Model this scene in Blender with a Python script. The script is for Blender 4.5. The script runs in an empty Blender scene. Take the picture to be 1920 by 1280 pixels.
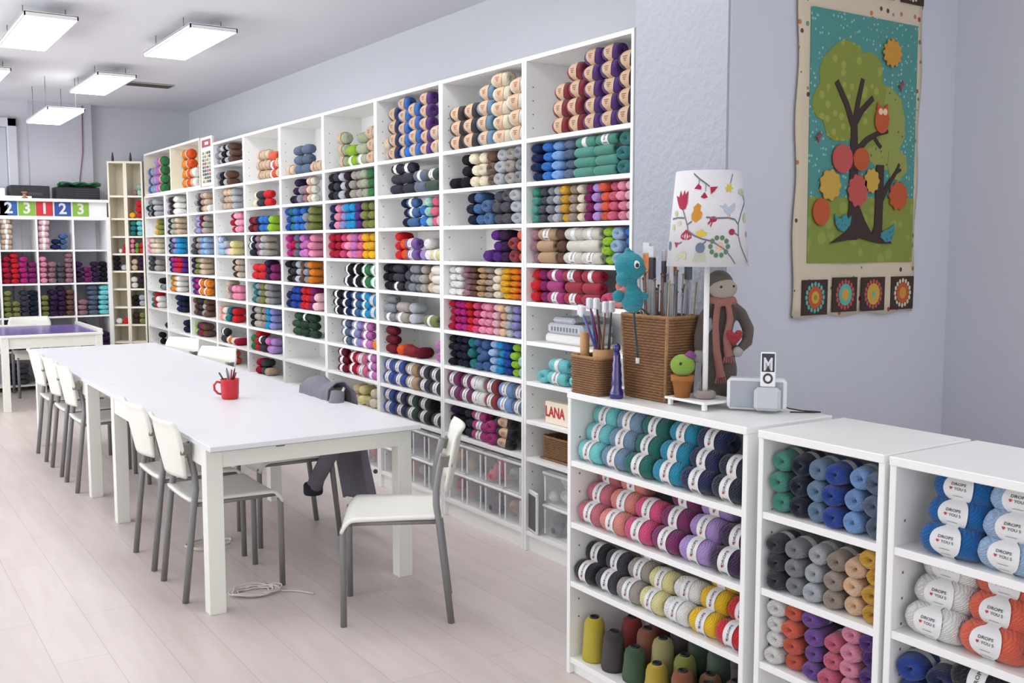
import bpy, math, random, re
from mathutils import Vector, Matrix
random.seed(7)
R = math.radians
col = bpy.context.scene.collection
scn = bpy.context.scene

# ------------------------------------------------------------------ camera
YAW, PITCH, FPX = 0.5853, 0.09445, 1900.0
CAM = Vector((0, 0, 1.5))
FWD = Vector((math.sin(YAW) * math.cos(PITCH), math.cos(YAW) * math.cos(PITCH), -math.sin(PITCH)))
cam_data = bpy.data.cameras.new('camera'); cam = bpy.data.objects.new('camera', cam_data); col.objects.link(cam)
cam.location = CAM
cam.rotation_euler = FWD.to_track_quat('-Z', 'Y').to_euler()
cam_data.sensor_width = 36; cam_data.lens = FPX / 1920 * 36; cam_data.clip_start = 0.05
scn.camera = cam
RGT = Vector((math.cos(YAW), -math.sin(YAW), 0)); UPV = RGT.cross(FWD)
def project(p):                       # used only to rank the yarn by how large it shows
    d = Vector(p) - CAM; z = d.dot(FWD)
    return 960 + FPX * d.dot(RGT) / z, 640 - FPX * d.dot(UPV) / z, z

# ------------------------------------------------------------------ light and exposure
scn.view_settings.view_transform = 'Standard'; scn.view_settings.look = 'None'
scn.view_settings.gamma = 1.0; scn.view_settings.use_curve_mapping = False
scn.view_settings.exposure = 0.05
w = bpy.data.worlds.new('world'); scn.world = w; w.use_nodes = True
w.node_tree.nodes['Background'].inputs[0].default_value = (0.97, 0.98, 1.0, 1)
w.node_tree.nodes['Background'].inputs[1].default_value = 1.15
def area(name, loc, rot, sx, sy, power, color):
    l = bpy.data.lights.new(name, 'AREA'); l.shape = 'RECTANGLE'; l.size = sx; l.size_y = sy
    l.energy = power; l.color = color
    o = bpy.data.objects.new(name, l); col.objects.link(o); o.location = loc; o.rotation_euler = rot
    return o
# added fill light at the front wall behind the camera, tilted up to the ceiling
area('shop_window_daylight', (-0.3, -2.3, 1.75), (R(115), 0, 0), 4.6, 2.0, 30, (0.94, 0.97, 1.0))
area('side_window_daylight', (-2.85, 7.2, 1.5), (R(138), 0, R(-90)), 8.0, 1.6, 175, (0.95, 0.97, 1.0))  # added fill light on the unseen left side, aimed up to lift the ceiling
PANEL_E = 8.8

# ------------------------------------------------------------------ materials
def lin(c):
    return tuple((x / 12.92 if x <= 0.04045 else ((x + 0.055) / 1.055) ** 2.4) for x in c)
def rgb(h):
    return lin(tuple(int(h[i:i + 2], 16) / 255 for i in (0, 2, 4)))
MATS = {}
def nodes_of(name):
    m = bpy.data.materials.new(name); m.use_nodes = True
    nt = m.node_tree; b = nt.nodes['Principled BSDF']
    return m, nt, b
def mat(name, h, rough=0.5, bump=None, metal=0.0, vary=0.0, vscale=8.0, emit=0.0, alpha=1.0, trans=0.0, spec=0.5):
    """plain procedural material: colour, optional noise variation and noise bump (scale, strength)"""
    if name in MATS: return MATS[name]
    m, nt, b = nodes_of(name)
    c = (*rgb(h), 1)
    b.inputs['Base Color'].default_value = c; b.inputs['Roughness'].default_value = rough
    b.inputs['Metallic'].default_value = metal; b.inputs['Specular IOR Level'].default_value = spec
    if emit: b.inputs['Emission Color'].default_value = c; b.inputs['Emission Strength'].default_value = emit
    if trans: b.inputs['Transmission Weight'].default_value = trans; b.inputs['IOR'].default_value = 1.2
    b.inputs['Alpha'].default_value = alpha
    tc = nt.nodes.new('ShaderNodeTexCoord')
    if vary:
        n = nt.nodes.new('ShaderNodeTexNoise'); n.inputs['Scale'].default_value = vscale; n.inputs['Detail'].default_value = 4
        nt.links.new(tc.outputs['Object'], n.inputs['Vector'])
        mx = nt.nodes.new('ShaderNodeMix'); mx.data_type = 'RGBA'
        mx.inputs['A'].default_value = tuple(x * (1 - vary) for x in c[:3]) + (1,)
        mx.inputs['B'].default_value = tuple(min(1, x * (1 + vary)) for x in c[:3]) + (1,)
        nt.links.new(n.outputs['Fac'], mx.inputs['Factor']); nt.links.new(mx.outputs['Result'], b.inputs['Base Color'])
    if bump:
        n = nt.nodes.new('ShaderNodeTexNoise'); n.inputs['Scale'].default_value = bump[0]; n.inputs['Detail'].default_value = 3
        nt.links.new(tc.outputs['Object'], n.inputs['Vector'])
        bm = nt.nodes.new('ShaderNodeBump'); bm.inputs['Strength'].default_value = bump[1]; bm.inputs['Distance'].default_value = 0.01
        nt.links.new(n.outputs['Fac'], bm.inputs['Height']); nt.links.new(bm.outputs['Normal'], b.inputs['Normal'])
    MATS[name] = m
    return m
def yarn_mat(name, source, knit=None):
    m, nt, b = nodes_of(name); b.inputs['Roughness'].default_value = 0.88; b.inputs['Specular IOR Level'].default_value = 0.2
    b.inputs['Sheen Weight'].default_value = 0.25; b.inputs['Sheen Roughness'].default_value = 0.5
    tc = nt.nodes.new('ShaderNodeTexCoord')
    if source == 'object':
        s = nt.nodes.new('ShaderNodeObjectInfo'); c = s.outputs['Color']
    elif source == 'attribute':
        s = nt.nodes.new('ShaderNodeAttribute'); s.attribute_name = 'Col'; c = s.outputs['Color']
    else:
        s = nt.nodes.new('ShaderNodeRGB'); s.outputs[0].default_value = (*rgb(source), 1); c = s.outputs[0]
    wv = nt.nodes.new('ShaderNodeTexWave'); wv.wave_type = 'BANDS'
    wv.bands_direction = 'Z' if knit else 'DIAGONAL'
    wv.inputs['Scale'].default_value = knit or 7.0
    wv.inputs['Distortion'].default_value = 1.2 if knit else 5.0; wv.inputs['Detail'].default_value = 2
    wv.inputs['Detail Scale'].default_value = 1.5
    nt.links.new(tc.outputs['Object'], wv.inputs['Vector'])
    # strands: shade in the gaps between the plies is painted into the colour
    mx = nt.nodes.new('ShaderNodeMix'); mx.data_type = 'RGBA'; mx.blend_type = 'MULTIPLY'; mx.inputs['Factor'].default_value = 1
    rp = nt.nodes.new('ShaderNodeValToRGB'); rp.color_ramp.elements[0].color = (0.80, 0.80, 0.80, 1); rp.color_ramp.elements[0].position = 0.05
    rp.color_ramp.elements[1].position = 0.6
    nt.links.new(wv.outputs['Fac'], rp.inputs['Fac'])
    nt.links.new(c, mx.inputs['A']); nt.links.new(rp.outputs['Color'], mx.inputs['B']); nt.links.new(mx.outputs['Result'], b.inputs['Base Color'])
    bm = nt.nodes.new('ShaderNodeBump'); bm.inputs['Strength'].default_value = 0.55 if not knit else 0.8; bm.inputs['Distance'].default_value = 0.004
    nt.links.new(wv.outputs['Fac'], bm.inputs['Height']); nt.links.new(bm.outputs['Normal'], b.inputs['Normal'])
    MATS[name] = m
    return m
WHITE = mat('white_laminate', 'F3F3F1', 0.38, bump=(60, 0.03))
CREAM = mat('cream_laminate', 'E9E2CF', 0.42, bump=(60, 0.03))
HOLE = mat('pin_hole_shadowless', '77777A', 0.7)
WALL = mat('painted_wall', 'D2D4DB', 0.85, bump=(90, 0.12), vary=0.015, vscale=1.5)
ROUGHWALL = mat('coarse_painted_wall', 'A6AAB5', 0.85, bump=(38, 0.75), vary=0.02, vscale=2)  # pillar colour darkened to carry the shade of its angle to the light
CEIL = mat('ceiling_paint', 'E6E7EC', 0.9, bump=(40, 0.05))
TABLEW = mat('table_white', 'E6E7EC', 0.32, bump=(30, 0.02))
CHAIRW = mat('chair_white', 'EFEFE6', 0.4)
STEEL = mat('chair_grey_steel', '8C8B8C', 0.42, metal=0.35, bump=(200, 0.05))
CLIP = mat('chair_clip_grey', '77756F', 0.5)
PAPER = mat('label_paper', 'DEDEDE', 0.6)
KRAFT = mat('label_kraft', 'C6A88C', 0.7, vary=0.06, vscale=6)
INK = mat('label_ink', '2A2A30', 0.6)
REDINK = mat('label_red_ink', 'C0202C', 0.6)
BLACK = mat('black_plastic', '1B1C22', 0.45)
DARK = mat('dark_grey', '3A3A3E', 0.5)
YARN = yarn_mat('wound_yarn', 'object')
YARNA = yarn_mat('wound_yarn_far', 'attribute')

# wood-plank floor, pale pinkish laminate
def floor_mat():
    m, nt, b = nodes_of('pale_laminate_floor')
    tc = nt.nodes.new('ShaderNodeTexCoord'); mp = nt.nodes.new('ShaderNodeMapping'); mp.inputs['Rotation'].default_value = (0, 0, R(90))
    br = nt.nodes.new('ShaderNodeTexBrick'); br.offset = 0.37
    br.inputs['Scale'].default_value = 1; br.inputs['Brick Width'].default_value = 1.28; br.inputs['Row Height'].default_value = 0.19
    br.inputs['Mortar Size'].default_value = 0.0016; br.inputs['Mortar Smooth'].default_value = 0.2
    br.inputs['Color1'].default_value = (*rgb('DACFCB'), 1); br.inputs['Color2'].default_value = (*rgb('D5C9C4'), 1); br.inputs['Mortar'].default_value = (*rgb('C0B3AC'), 1)
    n = nt.nodes.new('ShaderNodeTexNoise'); n.inputs['Scale'].default_value = 3; n.inputs['Detail'].default_value = 6
    m2 = nt.nodes.new('ShaderNodeMapping'); m2.inputs['Scale'].default_value = (6, 0.7, 1)
    nt.links.new(tc.outputs['Object'], mp.inputs[0]); nt.links.new(mp.outputs[0], br.inputs['Vector'])
    nt.links.new(tc.outputs['Object'], m2.inputs[0]); nt.links.new(m2.outputs[0], n.inputs['Vector'])
    mx = nt.nodes.new('ShaderNodeMix'); mx.data_type = 'RGBA'; mx.blend_type = 'MULTIPLY'; mx.inputs['Factor'].default_value = 1
    rp = nt.nodes.new('ShaderNodeValToRGB'); rp.color_ramp.elements[0].color = (0.93, 0.92, 0.91, 1); rp.color_ramp.elements[0].position = 0.35
    rp.color_ramp.elements[1].position = 0.62
    nt.links.new(n.outputs['Fac'], rp.inputs[0]); nt.links.new(br.outputs['Color'], mx.inputs['A']); nt.links.new(rp.outputs[0], mx.inputs['B'])
    nt.links.new(mx.outputs['Result'], b.inputs['Base Color']); b.inputs['Roughness'].default_value = 0.36
    bm = nt.nodes.new('ShaderNodeBump'); bm.inputs['Strength'].default_value = 0.15; bm.inputs['Distance'].default_value = 0.003
    nt.links.new(n.outputs['Fac'], bm.inputs['Height']); nt.links.new(bm.outputs['Normal'], b.inputs['Normal'])
    return m
FLOOR = floor_mat()

# ------------------------------------------------------------------ mesh building
class MB:
    def __init__(s): s.v = []; s.f = []; s.m = []; s.mats = []; s.sm = []; s.xf = None
    def mi(s, m):
        if m not in s.mats: s.mats.append(m)
        return s.mats.index(m)
    def add(s, vs, fs, m, smooth=False):
        o = len(s.v); k = s.mi(m)
        if s.xf is not None: vs = [s.xf @ Vector(v) for v in vs]
        s.v += [tuple(v) for v in vs]
        for f in fs: s.f.append(tuple(i + o for i in f)); s.m.append(k); s.sm.append(smooth)
    def box(s, x0, x1, y0, y1, z0, z1, m, b=0.0):
        if b <= 0:
            vs = [(x, y, z) for x in (x0, x1) for y in (y0, y1) for z in (z0, z1)]
            s.add(vs, [(0, 1, 3, 2), (4, 6, 7, 5), (0, 4, 5, 1), (2, 3, 7, 6), (0, 2, 6, 4), (1, 5, 7, 3)], m); return
        b = min(b, (x1 - x0) / 2.01, (y1 - y0) / 2.01, (z1 - z0) / 2.01)
        vs = []; 
        c = ((x0 + x1) / 2, (y0 + y1) / 2, (z0 + z1) / 2); h = ((x1 - x0) / 2, (y1 - y0) / 2, (z1 - z0) / 2)
        idx = {}
        for sx in (-1, 1):
            for sy in (-1, 1):
                for sz in (-1, 1):
                    for a in range(3):
                        q = [sx * (h[0] - b), sy * (h[1] - b), sz * (h[2] - b)]; q[a] = (sx, sy, sz)[a] * h[a]
                        idx[(sx, sy, sz, a)] = len(vs); vs.append((c[0] + q[0], c[1] + q[1], c[2] + q[2]))
        fs = []
        for a in range(3):
            o1, o2 = [(1, 2), (2, 0), (0, 1)][a]
            for sg in (-1, 1):
                f = []
                for p, q in ((-1, -1), (1, -1), (1, 1), (-1, 1)):
                    k = [0, 0, 0]; k[a] = sg; k[o1] = p; k[o2] = q; f.append(idx[(*k, a)])
                fs.append(tuple(f if sg > 0 else f[::-1]))
        for a in range(3):       # edges along axis a
            o1, o2 = [(1, 2), (2, 0), (0, 1)][a]
            for p in (-1, 1):
                for q in (-1, 1):
                    def K(sa, ax):
                        k = [0, 0, 0]; k[a] = sa; k[o1] = p; k[o2] = q; return idx[(*k, ax)]
                    f = [K(-1, o1), K(1, o1), K(1, o2), K(-1, o2)]
                    fs.append(tuple(f))
        for sx in (-1, 1):
            for sy in (-1, 1):
                for sz in (-1, 1):
                    fs.append(tuple(idx[(sx, sy, sz, a)] for a in range(3)))
        s.add(vs, fs, m)
    def lathe(s, prof, m, seg=20, c=(0, 0, 0), axis='z', smooth=True, sx=1, sy=1):
        vs = []; n = len(prof)
        for r, z in prof:
            for k in range(seg):
                a = 2 * math.pi * k / seg; p = (r * math.cos(a) * sx, r * math.sin(a) * sy, z)
                if axis == 'x': p = (p[2], p[0], p[1])
                if axis == 'y': p = (p[1], p[2], p[0])
                vs.append((p[0] + c[0], p[1] + c[1], p[2] + c[2]))
        fs = [(i * seg + k, i * seg + (k + 1) % seg, (i + 1) * seg + (k + 1) % seg, (i + 1) * seg + k) for i in range(n - 1) for k in range(seg)]
        if prof[0][0] > 1e-6: fs.append(tuple(reversed(range(seg))))
        if prof[-1][0] > 1e-6: fs.append(tuple((n - 1) * seg + k for k in range(seg)))
        s.add(vs, fs, m, smooth)
    def tube(s, pts, r, m, seg=8, caps=True, smooth=True):
        pts = [Vector(p) for p in pts]; n = len(pts)
        rs = r if isinstance(r, (list, tuple)) else [r] * n
        vs = []; prev = None
        for i, p in enumerate(pts):
            t = (pts[min(i + 1, n - 1)] - pts[max(i - 1, 0)]).normalized()
            if prev is None:
                u = t.orthogonal().normalized()
            else:
                u = (prev - t * prev.dot(t)); u = u.normalized() if u.length > 1e-6 else t.orthogonal().normalized()
            prev = u; v = t.cross(u)
            for k in range(seg):
                a = 2 * math.pi * k / seg; vs.append(p + (u * math.cos(a) + v * math.sin(a)) * rs[i])
        fs = [(i * seg + k, i * seg + (k + 1) % seg, (i + 1) * seg + (k + 1) % seg, (i + 1) * seg + k) for i in range(n - 1) for k in range(seg)]
        if caps: fs += [tuple(reversed(range(seg))), tuple((n - 1) * seg + k for k in range(seg))]
        s.add(vs, fs, m, smooth)
    def ball(s, c, r, m, seg=14, rings=8):
        if not isinstance(r, (list, tuple)): r = (r, r, r)
        vs = [(c[0], c[1], c[2] - r[2])]
        for i in range(1, rings):
            ph = -math.pi / 2 + math.pi * i / rings
            for k in range(seg):
                a = 2 * math.pi * k / seg
                vs.append((c[0] + r[0] * math.cos(ph) * math.cos(a), c[1] + r[1] * math.cos(ph) * math.sin(a), c[2] + r[2] * math.sin(ph)))
        vs.append((c[0], c[1], c[2] + r[2])); L = len(vs) - 1
        fs = [(0, 1 + (k + 1) % seg, 1 + k) for k in range(seg)]
        for i in range(rings - 2):
            for k in range(seg):
                a = 1 + i * seg; fs.append((a + k, a + (k + 1) % seg, a + seg + (k + 1) % seg, a + seg + k))
        a = 1 + (rings - 2) * seg
        fs += [(a + k, a + (k + 1) % seg, L) for k in range(seg)]
        s.add(vs, fs, m, True)
    def prism(s, poly, d0, d1, m, plane='xz'):
        """poly of (a,b) extruded between d0 and d1 on the third axis"""
        n = len(poly)
        def P(a, b, d): return {'xz': (a, d, b), 'yz': (d, a, b), 'xy': (a, b, d)}[plane]
        vs = [P(a, b, d0) for a, b in poly] + [P(a, b, d1) for a, b in poly]
        fs = [tuple(range(n)), tuple(range(2 * n - 1, n - 1, -1))] + [(i, (i + 1) % n, n + (i + 1) % n, n + i) for i in range(n)]
        s.add(vs, fs, m)
    def grid(s, fn, nu, nv, m, smooth=True, thick=None):
        vs = [fn(i / nu, j / nv) for j in range(nv + 1) for i in range(nu + 1)]
        W = nu + 1
        fs = [(j * W + i, j * W + i + 1, (j + 1) * W + i + 1, (j + 1) * W + i) for j in range(nv) for i in range(nu)]
        if thick is None: s.add(vs, fs, m, smooth); return
        N = len(vs); nrm = [Vector((0, 0, 0)) for _ in vs]; V = [Vector(v) for v in vs]
        for f in fs:
            n = (V[f[1]] - V[f[0]]).cross(V[f[3]] - V[f[0]])
            for i in f: nrm[i] += n
        vs2 = [V[i] - nrm[i].normalized() * thick for i in range(N)]
        fs2 = [tuple(i + N for i in reversed(f)) for f in fs]
        rim = [i for i in range(W)] + [j * W + nu for j in range(1, nv + 1)] + [nv * W + i for i in range(nu - 1, -1, -1)] + [j * W for j in range(nv - 1, 0, -1)]
        k = len(rim); fs3 = [(rim[(i + 1) % k], rim[i], rim[i] + N, rim[(i + 1) % k] + N) for i in range(k)]
        s.add(list(V) + vs2, fs + fs2 + fs3, m, smooth)
    def mesh(s, name):
        me = bpy.data.meshes.new(name); me.from_pydata(s.v, [], s.f)
        for m in s.mats: me.materials.append(m)
        me.polygons.foreach_set('material_index', s.m); me.polygons.foreach_set('use_smooth', s.sm)
        me.update(); return me
    def obj(s, name, parent=None, loc=None, rz=0):
        return mk(name, s.mesh(name), parent, loc, rz)
def mk(name, me, parent=None, loc=None, rz=0):
    o = bpy.data.objects.new(name, me); col.objects.link(o)
    if parent: o.parent = parent
    if loc is not None: o.location = loc
    if rz: o.rotation_euler = (0, 0, rz)
    return o
def tag(o, label, cat=None, group=None, kind=None):
    if label: o['label'] = label
    if cat: o['category'] = cat
    if group: o['group'] = group
    if kind: o['kind'] = kind
    return o
def thing(name, label, cat, loc=(0, 0, 0), rz=0, group=None):
    return tag(mk(name, None, None, loc, rz), label, cat, group)
def struct(o): o['kind'] = 'structure'; return o
def clone(root, loc, rz, label, group=None):
    c = root.copy(); col.objects.link(c); c.location = loc; c.rotation_euler = (0, 0, rz); c['label'] = label
    if group: c['group'] = group
    for ch in list(root.children):
        d = ch.copy(); col.objects.link(d); d.parent = c
        for g in list(ch.children):
            e = g.copy(); col.objects.link(e); e.parent = d
    return c
def text_polys(body, size, bold=0.0):
    """flat filled glyphs as (verts2d, faces), centred on the origin"""
    cu = bpy.data.curves.new('glyphs', 'FONT'); cu.body = body; cu.size = size; cu.align_x = 'CENTER'; cu.align_y = 'CENTER'
    cu.offset = bold; cu.resolution_u = 2
    o = bpy.data.objects.new('glyphs', cu); col.objects.link(o)
    dg = bpy.context.evaluated_depsgraph_get(); me = bpy.data.meshes.new_from_object(o.evaluated_get(dg))
    vs = [(v.co.x, v.co.y) for v in me.vertices]; fs = [tuple(p.vertices) for p in me.polygons]
    bpy.data.objects.remove(o); bpy.data.meshes.remove(me); bpy.data.curves.remove(cu)
    return vs, fs
def blob(mb_fn, name, m, voxel, parent=None, loc=None, rz=0, smooth=3):
    """closed lumps fused into one continuous skin"""
    b = MB(); mb_fn(b); o = b.obj(name, parent, loc, rz)
    r = o.modifiers.new('fuse', 'REMESH'); r.mode = 'VOXEL'; r.voxel_size = voxel; r.use_smooth_shade = True
    sm = o.modifiers.new('smooth', 'SMOOTH'); sm.iterations = smooth; sm.factor = 0.6
    dg = bpy.context.evaluated_depsgraph_get(); me = bpy.data.meshes.new_from_object(o.evaluated_get(dg))
    o.modifiers.clear(); old = o.data; o.data = me; bpy.data.meshes.remove(old)
    me.materials.clear(); me.materials.append(m)
    for p in me.polygons: p.use_smooth = True; p.material_index = 0
    return o

# ------------------------------------------------------------------ room
H = 3.0
b = MB(); b.box(-3, 3.9, -2.6, 11.9, -0.1, 0, FLOOR); struct(b.obj('floor'))
b = MB(); b.box(-3, 3.9, -2.6, 11.9, H, H + 0.1, CEIL); struct(b.obj('ceiling'))
b = MB(); b.box(3.41, 3.55, 2.45, 11.9, 0, H, WALL); struct(b.obj('wall_right'))
b = MB(); b.box(-3, 3.55, 11.8, 11.95, 0, H, WALL)
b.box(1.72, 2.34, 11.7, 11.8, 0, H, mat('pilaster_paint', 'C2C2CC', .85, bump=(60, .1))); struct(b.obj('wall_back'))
# unseen sides, openings added to let in ambient light: low sill, posts and a lintel
b = MB(); b.box(-3.1, -3, -2.6, 11.9, 0, .35, WALL); b.box(-3.1, -3, -2.6, 11.9, 2.8, H, WALL)
for yy in (-2.6, 1.0, 4.6, 8.2, 11.8): b.box(-3.1, -3, yy, yy + .12, .35, 2.8, WALL)
struct(b.obj('wall_left'))
b = MB(); b.box(-3, 3.9, -2.7, -2.6, 0, .35, WALL); b.box(-3, 3.9, -2.7, -2.6, 2.8, H, WALL)
for xx in (-3, .4, 3.8): b.box(xx, xx + .1, -2.7, -2.6, .35, 2.8, WALL)
struct(b.obj('wall_front'))
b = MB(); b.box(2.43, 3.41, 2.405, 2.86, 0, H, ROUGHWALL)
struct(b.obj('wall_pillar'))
WALL_SHADED = mat('niche_paint', 'C8CAD4', .85, bump=(70, .2), vary=.015, vscale=1.5)  # same wall paint, darkened in colour to stand for weaker light here
b = MB(); b.box(2.44, 3.66, 2.40, 2.405, 0, H, WALL_SHADED); struct(b.obj('wall_niche'))
b = MB(); b.box(3.66, 3.9, -2.6, 2.405, 0, H, WALL_SHADED); struct(b.obj('wall_side'))
# panelled door at the far end
b = MB(); b.box(0.7, 1.52, 11.76, 11.8, 0, 2.72, mat('door_paint', 'C2C6D2', 0.5), 0.01)
b.box(0.80, 1.42, 11.745, 11.77, 1.3, 2.55, MATS['door_paint'], 0.02); b.box(0.80, 1.42, 11.745, 11.77, 0.2, 1.1, MATS['door_paint'], 0.02)
struct(b.obj('door_1'))
b = MB()
for x0, x1, z0, z1 in ((0.6, 0.7, 0, 2.82), (1.52, 1.62, 0, 2.82), (0.6, 1.62, 2.72, 2.82)): b.box(x0, x1, 11.74, 11.8, z0, z1, WALL, 0.012)
struct(b.obj('trim_1'))
b = MB(); b.tube([(2.25, 11.69, 2.98), (2.24, 11.69, 2.5), (2.2, 11.69, 2.2), (2.19, 11.69, 2.02)], 0.006, mat('cable_red_brown', '8A6A6A', 0.6), 6)
tag(b.obj('wall_cable'), 'thin brownish cable running down the back wall beside the corner', 'cable')

# ------------------------------------------------------------------ ceiling lights
LEDM = mat('led_diffuser', 'FFFFFF', 0.4, emit=PANEL_E)
def light_panel(name, x, y, z, label):
    t = thing('ceiling_light', label, 'ceiling light', (x, y, z), 0, 'LED panel lights under the ceiling')
    b = MB(); hx, hy = 0.155, 0.60
    b.box(-hx, hx, -hy, -hy + 0.008, 0, 0.026, WHITE); b.box(-hx, hx, hy - 0.008, hy, 0, 0.026, WHITE)
    b.box(-hx, -hx + 0.008, -hy, hy, 0, 0.026, WHITE); b.box(hx - 0.008, hx, -hy, hy, 0, 0.026, WHITE)
    b.box(-hx, hx, -hy, hy, 0.022, 0.030, WHITE); b.obj('frame', t)
    b = MB(); b.box(-hx + 0.008, hx - 0.008, -hy + 0.008, hy - 0.008, 0.001, 0.008, LEDM); b.obj('diffuser', t)
    b = MB()
    for yy in (-0.35, 0.35): b.tube([(-hx + .03, yy, 0.030), (-hx + .03, yy, H - z)], 0.003, STEEL, 6); b.tube([(hx - .03, yy, 0.030), (hx - .03, yy, H - z)], 0.003, STEEL, 6)
    for yy in (-0.35, 0.35): b.box(-0.1, 0.1, yy - 0.02, yy + 0.02, 0.030, 0.05, STEEL)
    b.obj('bracket', t)
    return t
for x, y, z, l in ((1.17, 7.48, 2.89, 'LED panel light nearest the camera at the left edge of the ceiling'),
                   (2.11, 7.28, 2.89, 'LED panel light nearest the tall bookcases, largest of its line'),
                   (2.00, 9.52, 2.89, 'LED panel light beside the ceiling vent'),
                   (1.74, 10.32, 2.68, 'LED panel light hung lowest on wires over the cube shelf'),
                   (1.08, 9.72, 2.89, 'LED panel light cut by the left edge of the picture'),
                   (1.25, 4.75, 2.89, 'LED panel light above the near end of the table'),
                   (2.18, 4.55, 2.89, 'LED panel light above the bookcase aisle'),
                   (1.75, 2.75, 2.89, 'LED panel light between the table and the low bookcases'),
                   (-0.8, 7.4, 2.89, 'LED panel light over the left of the room'),
                   (-0.8, 9.7, 2.89, 'LED panel light at the far left of the room'),
                   (2.75, 0.35, 2.89, 'LED panel light above the low bookcases by the niche')):  # added panel out of view, front fill for niche and quilt
    light_panel('p', x, y, z, l)
b = MB(); b.box(2.3, 2.72, 9.83, 10.02, H - 0.012, H, mat('vent_grey', 'A9A7A4', 0.5), 0.003)
for i in range(8): b.box(2.32, 2.70, 9.845 + i * 0.022, 9.855 + i * 0.022, H - 0.016, H - 0.012, mat('vent_dark', '5C5550', 0.6))
tag(b.obj('ceiling_vent'), 'small rectangular air vent with dark slats in the ceiling', 'vent')

# ------------------------------------------------------------------ bookcases
T = 0.018
LV = [0.10, 0.47, 0.655, 0.845, 1.04, 1.23, 1.415, 1.605, 1.80, 2.005]      # top faces of the shelves of a tall bookcase
def bookcase(name, label, group, w, d, h, levels, m=WHITE, origin=(0, 0, 0), rz=0, pins=True, top_over=0.0, nosplit=False):
    """front at local x=0, body towards +x; local y runs from 0 (near) to w (far)"""
    t = thing(name, label, 'bookcase', origin, rz, group)
    for yy, far in ((0, 0), (w - T, 1)):
        b = MB(); b.box(0, d, yy, yy + T, 0, h - (T if top_over else 0), m, 0.0015)
        if pins:
            y0, y1 = (yy + T, yy + T + 0.0008) if not far else (yy - 0.0008, yy)
            z = 0.2
            while z < h - 0.1:
                for xx in (0.04, d - 0.04): b.box(xx - 0.003, xx + 0.003, y0, y1, z - 0.003, z + 0.003, HOLE)
                z += 0.064
        b.obj('side_panel', t)
    b = MB(); b.box(d - 0.008, d - 0.002, T, w - T, 0.02, h - 0.01, m); b.obj('back_panel', t)
    b = MB()
    if top_over: b.box(-0.004, d, 0, w, h - 0.022, h, m, 0.002)
    else: b.box(0.002, d - 0.01, T, w - T, h - 0.02, h, m, 0.001)
    b.obj('top_panel', t)
    for z in levels:
        b = MB(); b.box(0.003, d - 0.01, T, w - T, z - 0.02, z, m, 0.001); b.obj('shelf', t)
    b = MB(); b.box(0.02, 0.035, T, w - T, 0, levels[0] - 0.02, m); b.obj('plinth', t)
    return t
XT, YT = 2.755, 4.055                       # front plane of the tall run; boundary between the two nearest tall bookcases
TALLN = ['nearest tall bookcase', 'second tall bookcase', 'third tall bookcase', 'fourth tall bookcase', 'fifth tall bookcase', 'sixth tall bookcase',
         'seventh tall bookcase', 'eighth tall bookcase', 'ninth tall bookcase', 'tenth tall bookcase']
WU = 0.802
def uy(i): return YT + (i - 1) * WU         # near side of tall bookcase i (0 = nearest)
for i in range(10):
    h = 2.385 if i < 7 else 2.02
    lv = LV + ([2.19] if i == 6 else []) if i < 7 else LV[:-1]
    lab = ['white tall bookcase beside the coarse painted pillar, behind the baskets', 'white tall bookcase just left of the one beside the pillar',
           'white tall bookcase with navy and blue skeins in its top shelf', 'white tall bookcase with sage and lime skeins in its top shelf',
           'white tall bookcase with slate blue skeins on its top shelf', 'white tall bookcase with rosy beige skeins on its top shelf',
           'white tall bookcase whose top compartment is split by an extra shelf', 'white bookcase under the red and white display card',
           'white bookcase under the box of orange skeins', 'white bookcase under the box of blue and lilac skeins'][i]
    bookcase('tall_bookcase', lab, 'tall white bookcases along the wall', WU - 0.004, 0.285, h, lv, origin=(XT, uy(i) + 0.002, 0))
# the two boxes that stand on the lower far bookcases
BX = [(9.24, 10.20, 'white open box shelf holding orange skeins on top of the far bookcases'), (10.20, 11.23, 'white open box shelf holding blue, lilac and green skeins')]
for y0, y1, lab in BX:
    t = thing('box_shelf', lab, 'shelf', (XT, y0, 2.021), 0, 'open box shelves on the far bookcases')
    L = y1 - y0; b = MB(); b.box(0, 0.28, 0, T, 0, 0.44, CREAM); b.obj('side_panel', t)
    b = MB(); b.box(0, 0.28, L - T, L, 0, 0.44, CREAM); b.obj('side_panel', t)
    b = MB(); b.box(0, 0.28, T, L - T, 0.42, 0.44, WHITE); b.obj('top_panel', t)
    b = MB(); b.box(0, 0.28, T, L - T, 0, 0.018, WHITE); b.obj('bottom_panel', t)
    b = MB(); b.box(0.27, 0.278, T, L - T, 0.018, 0.42, CREAM); b.obj('back_panel', t)
# angled pair in the corner
ANG = [((2.640, 10.93), (2.49, 11.28)), ((2.70, 10.55), (2.645, 10.92))]
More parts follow.
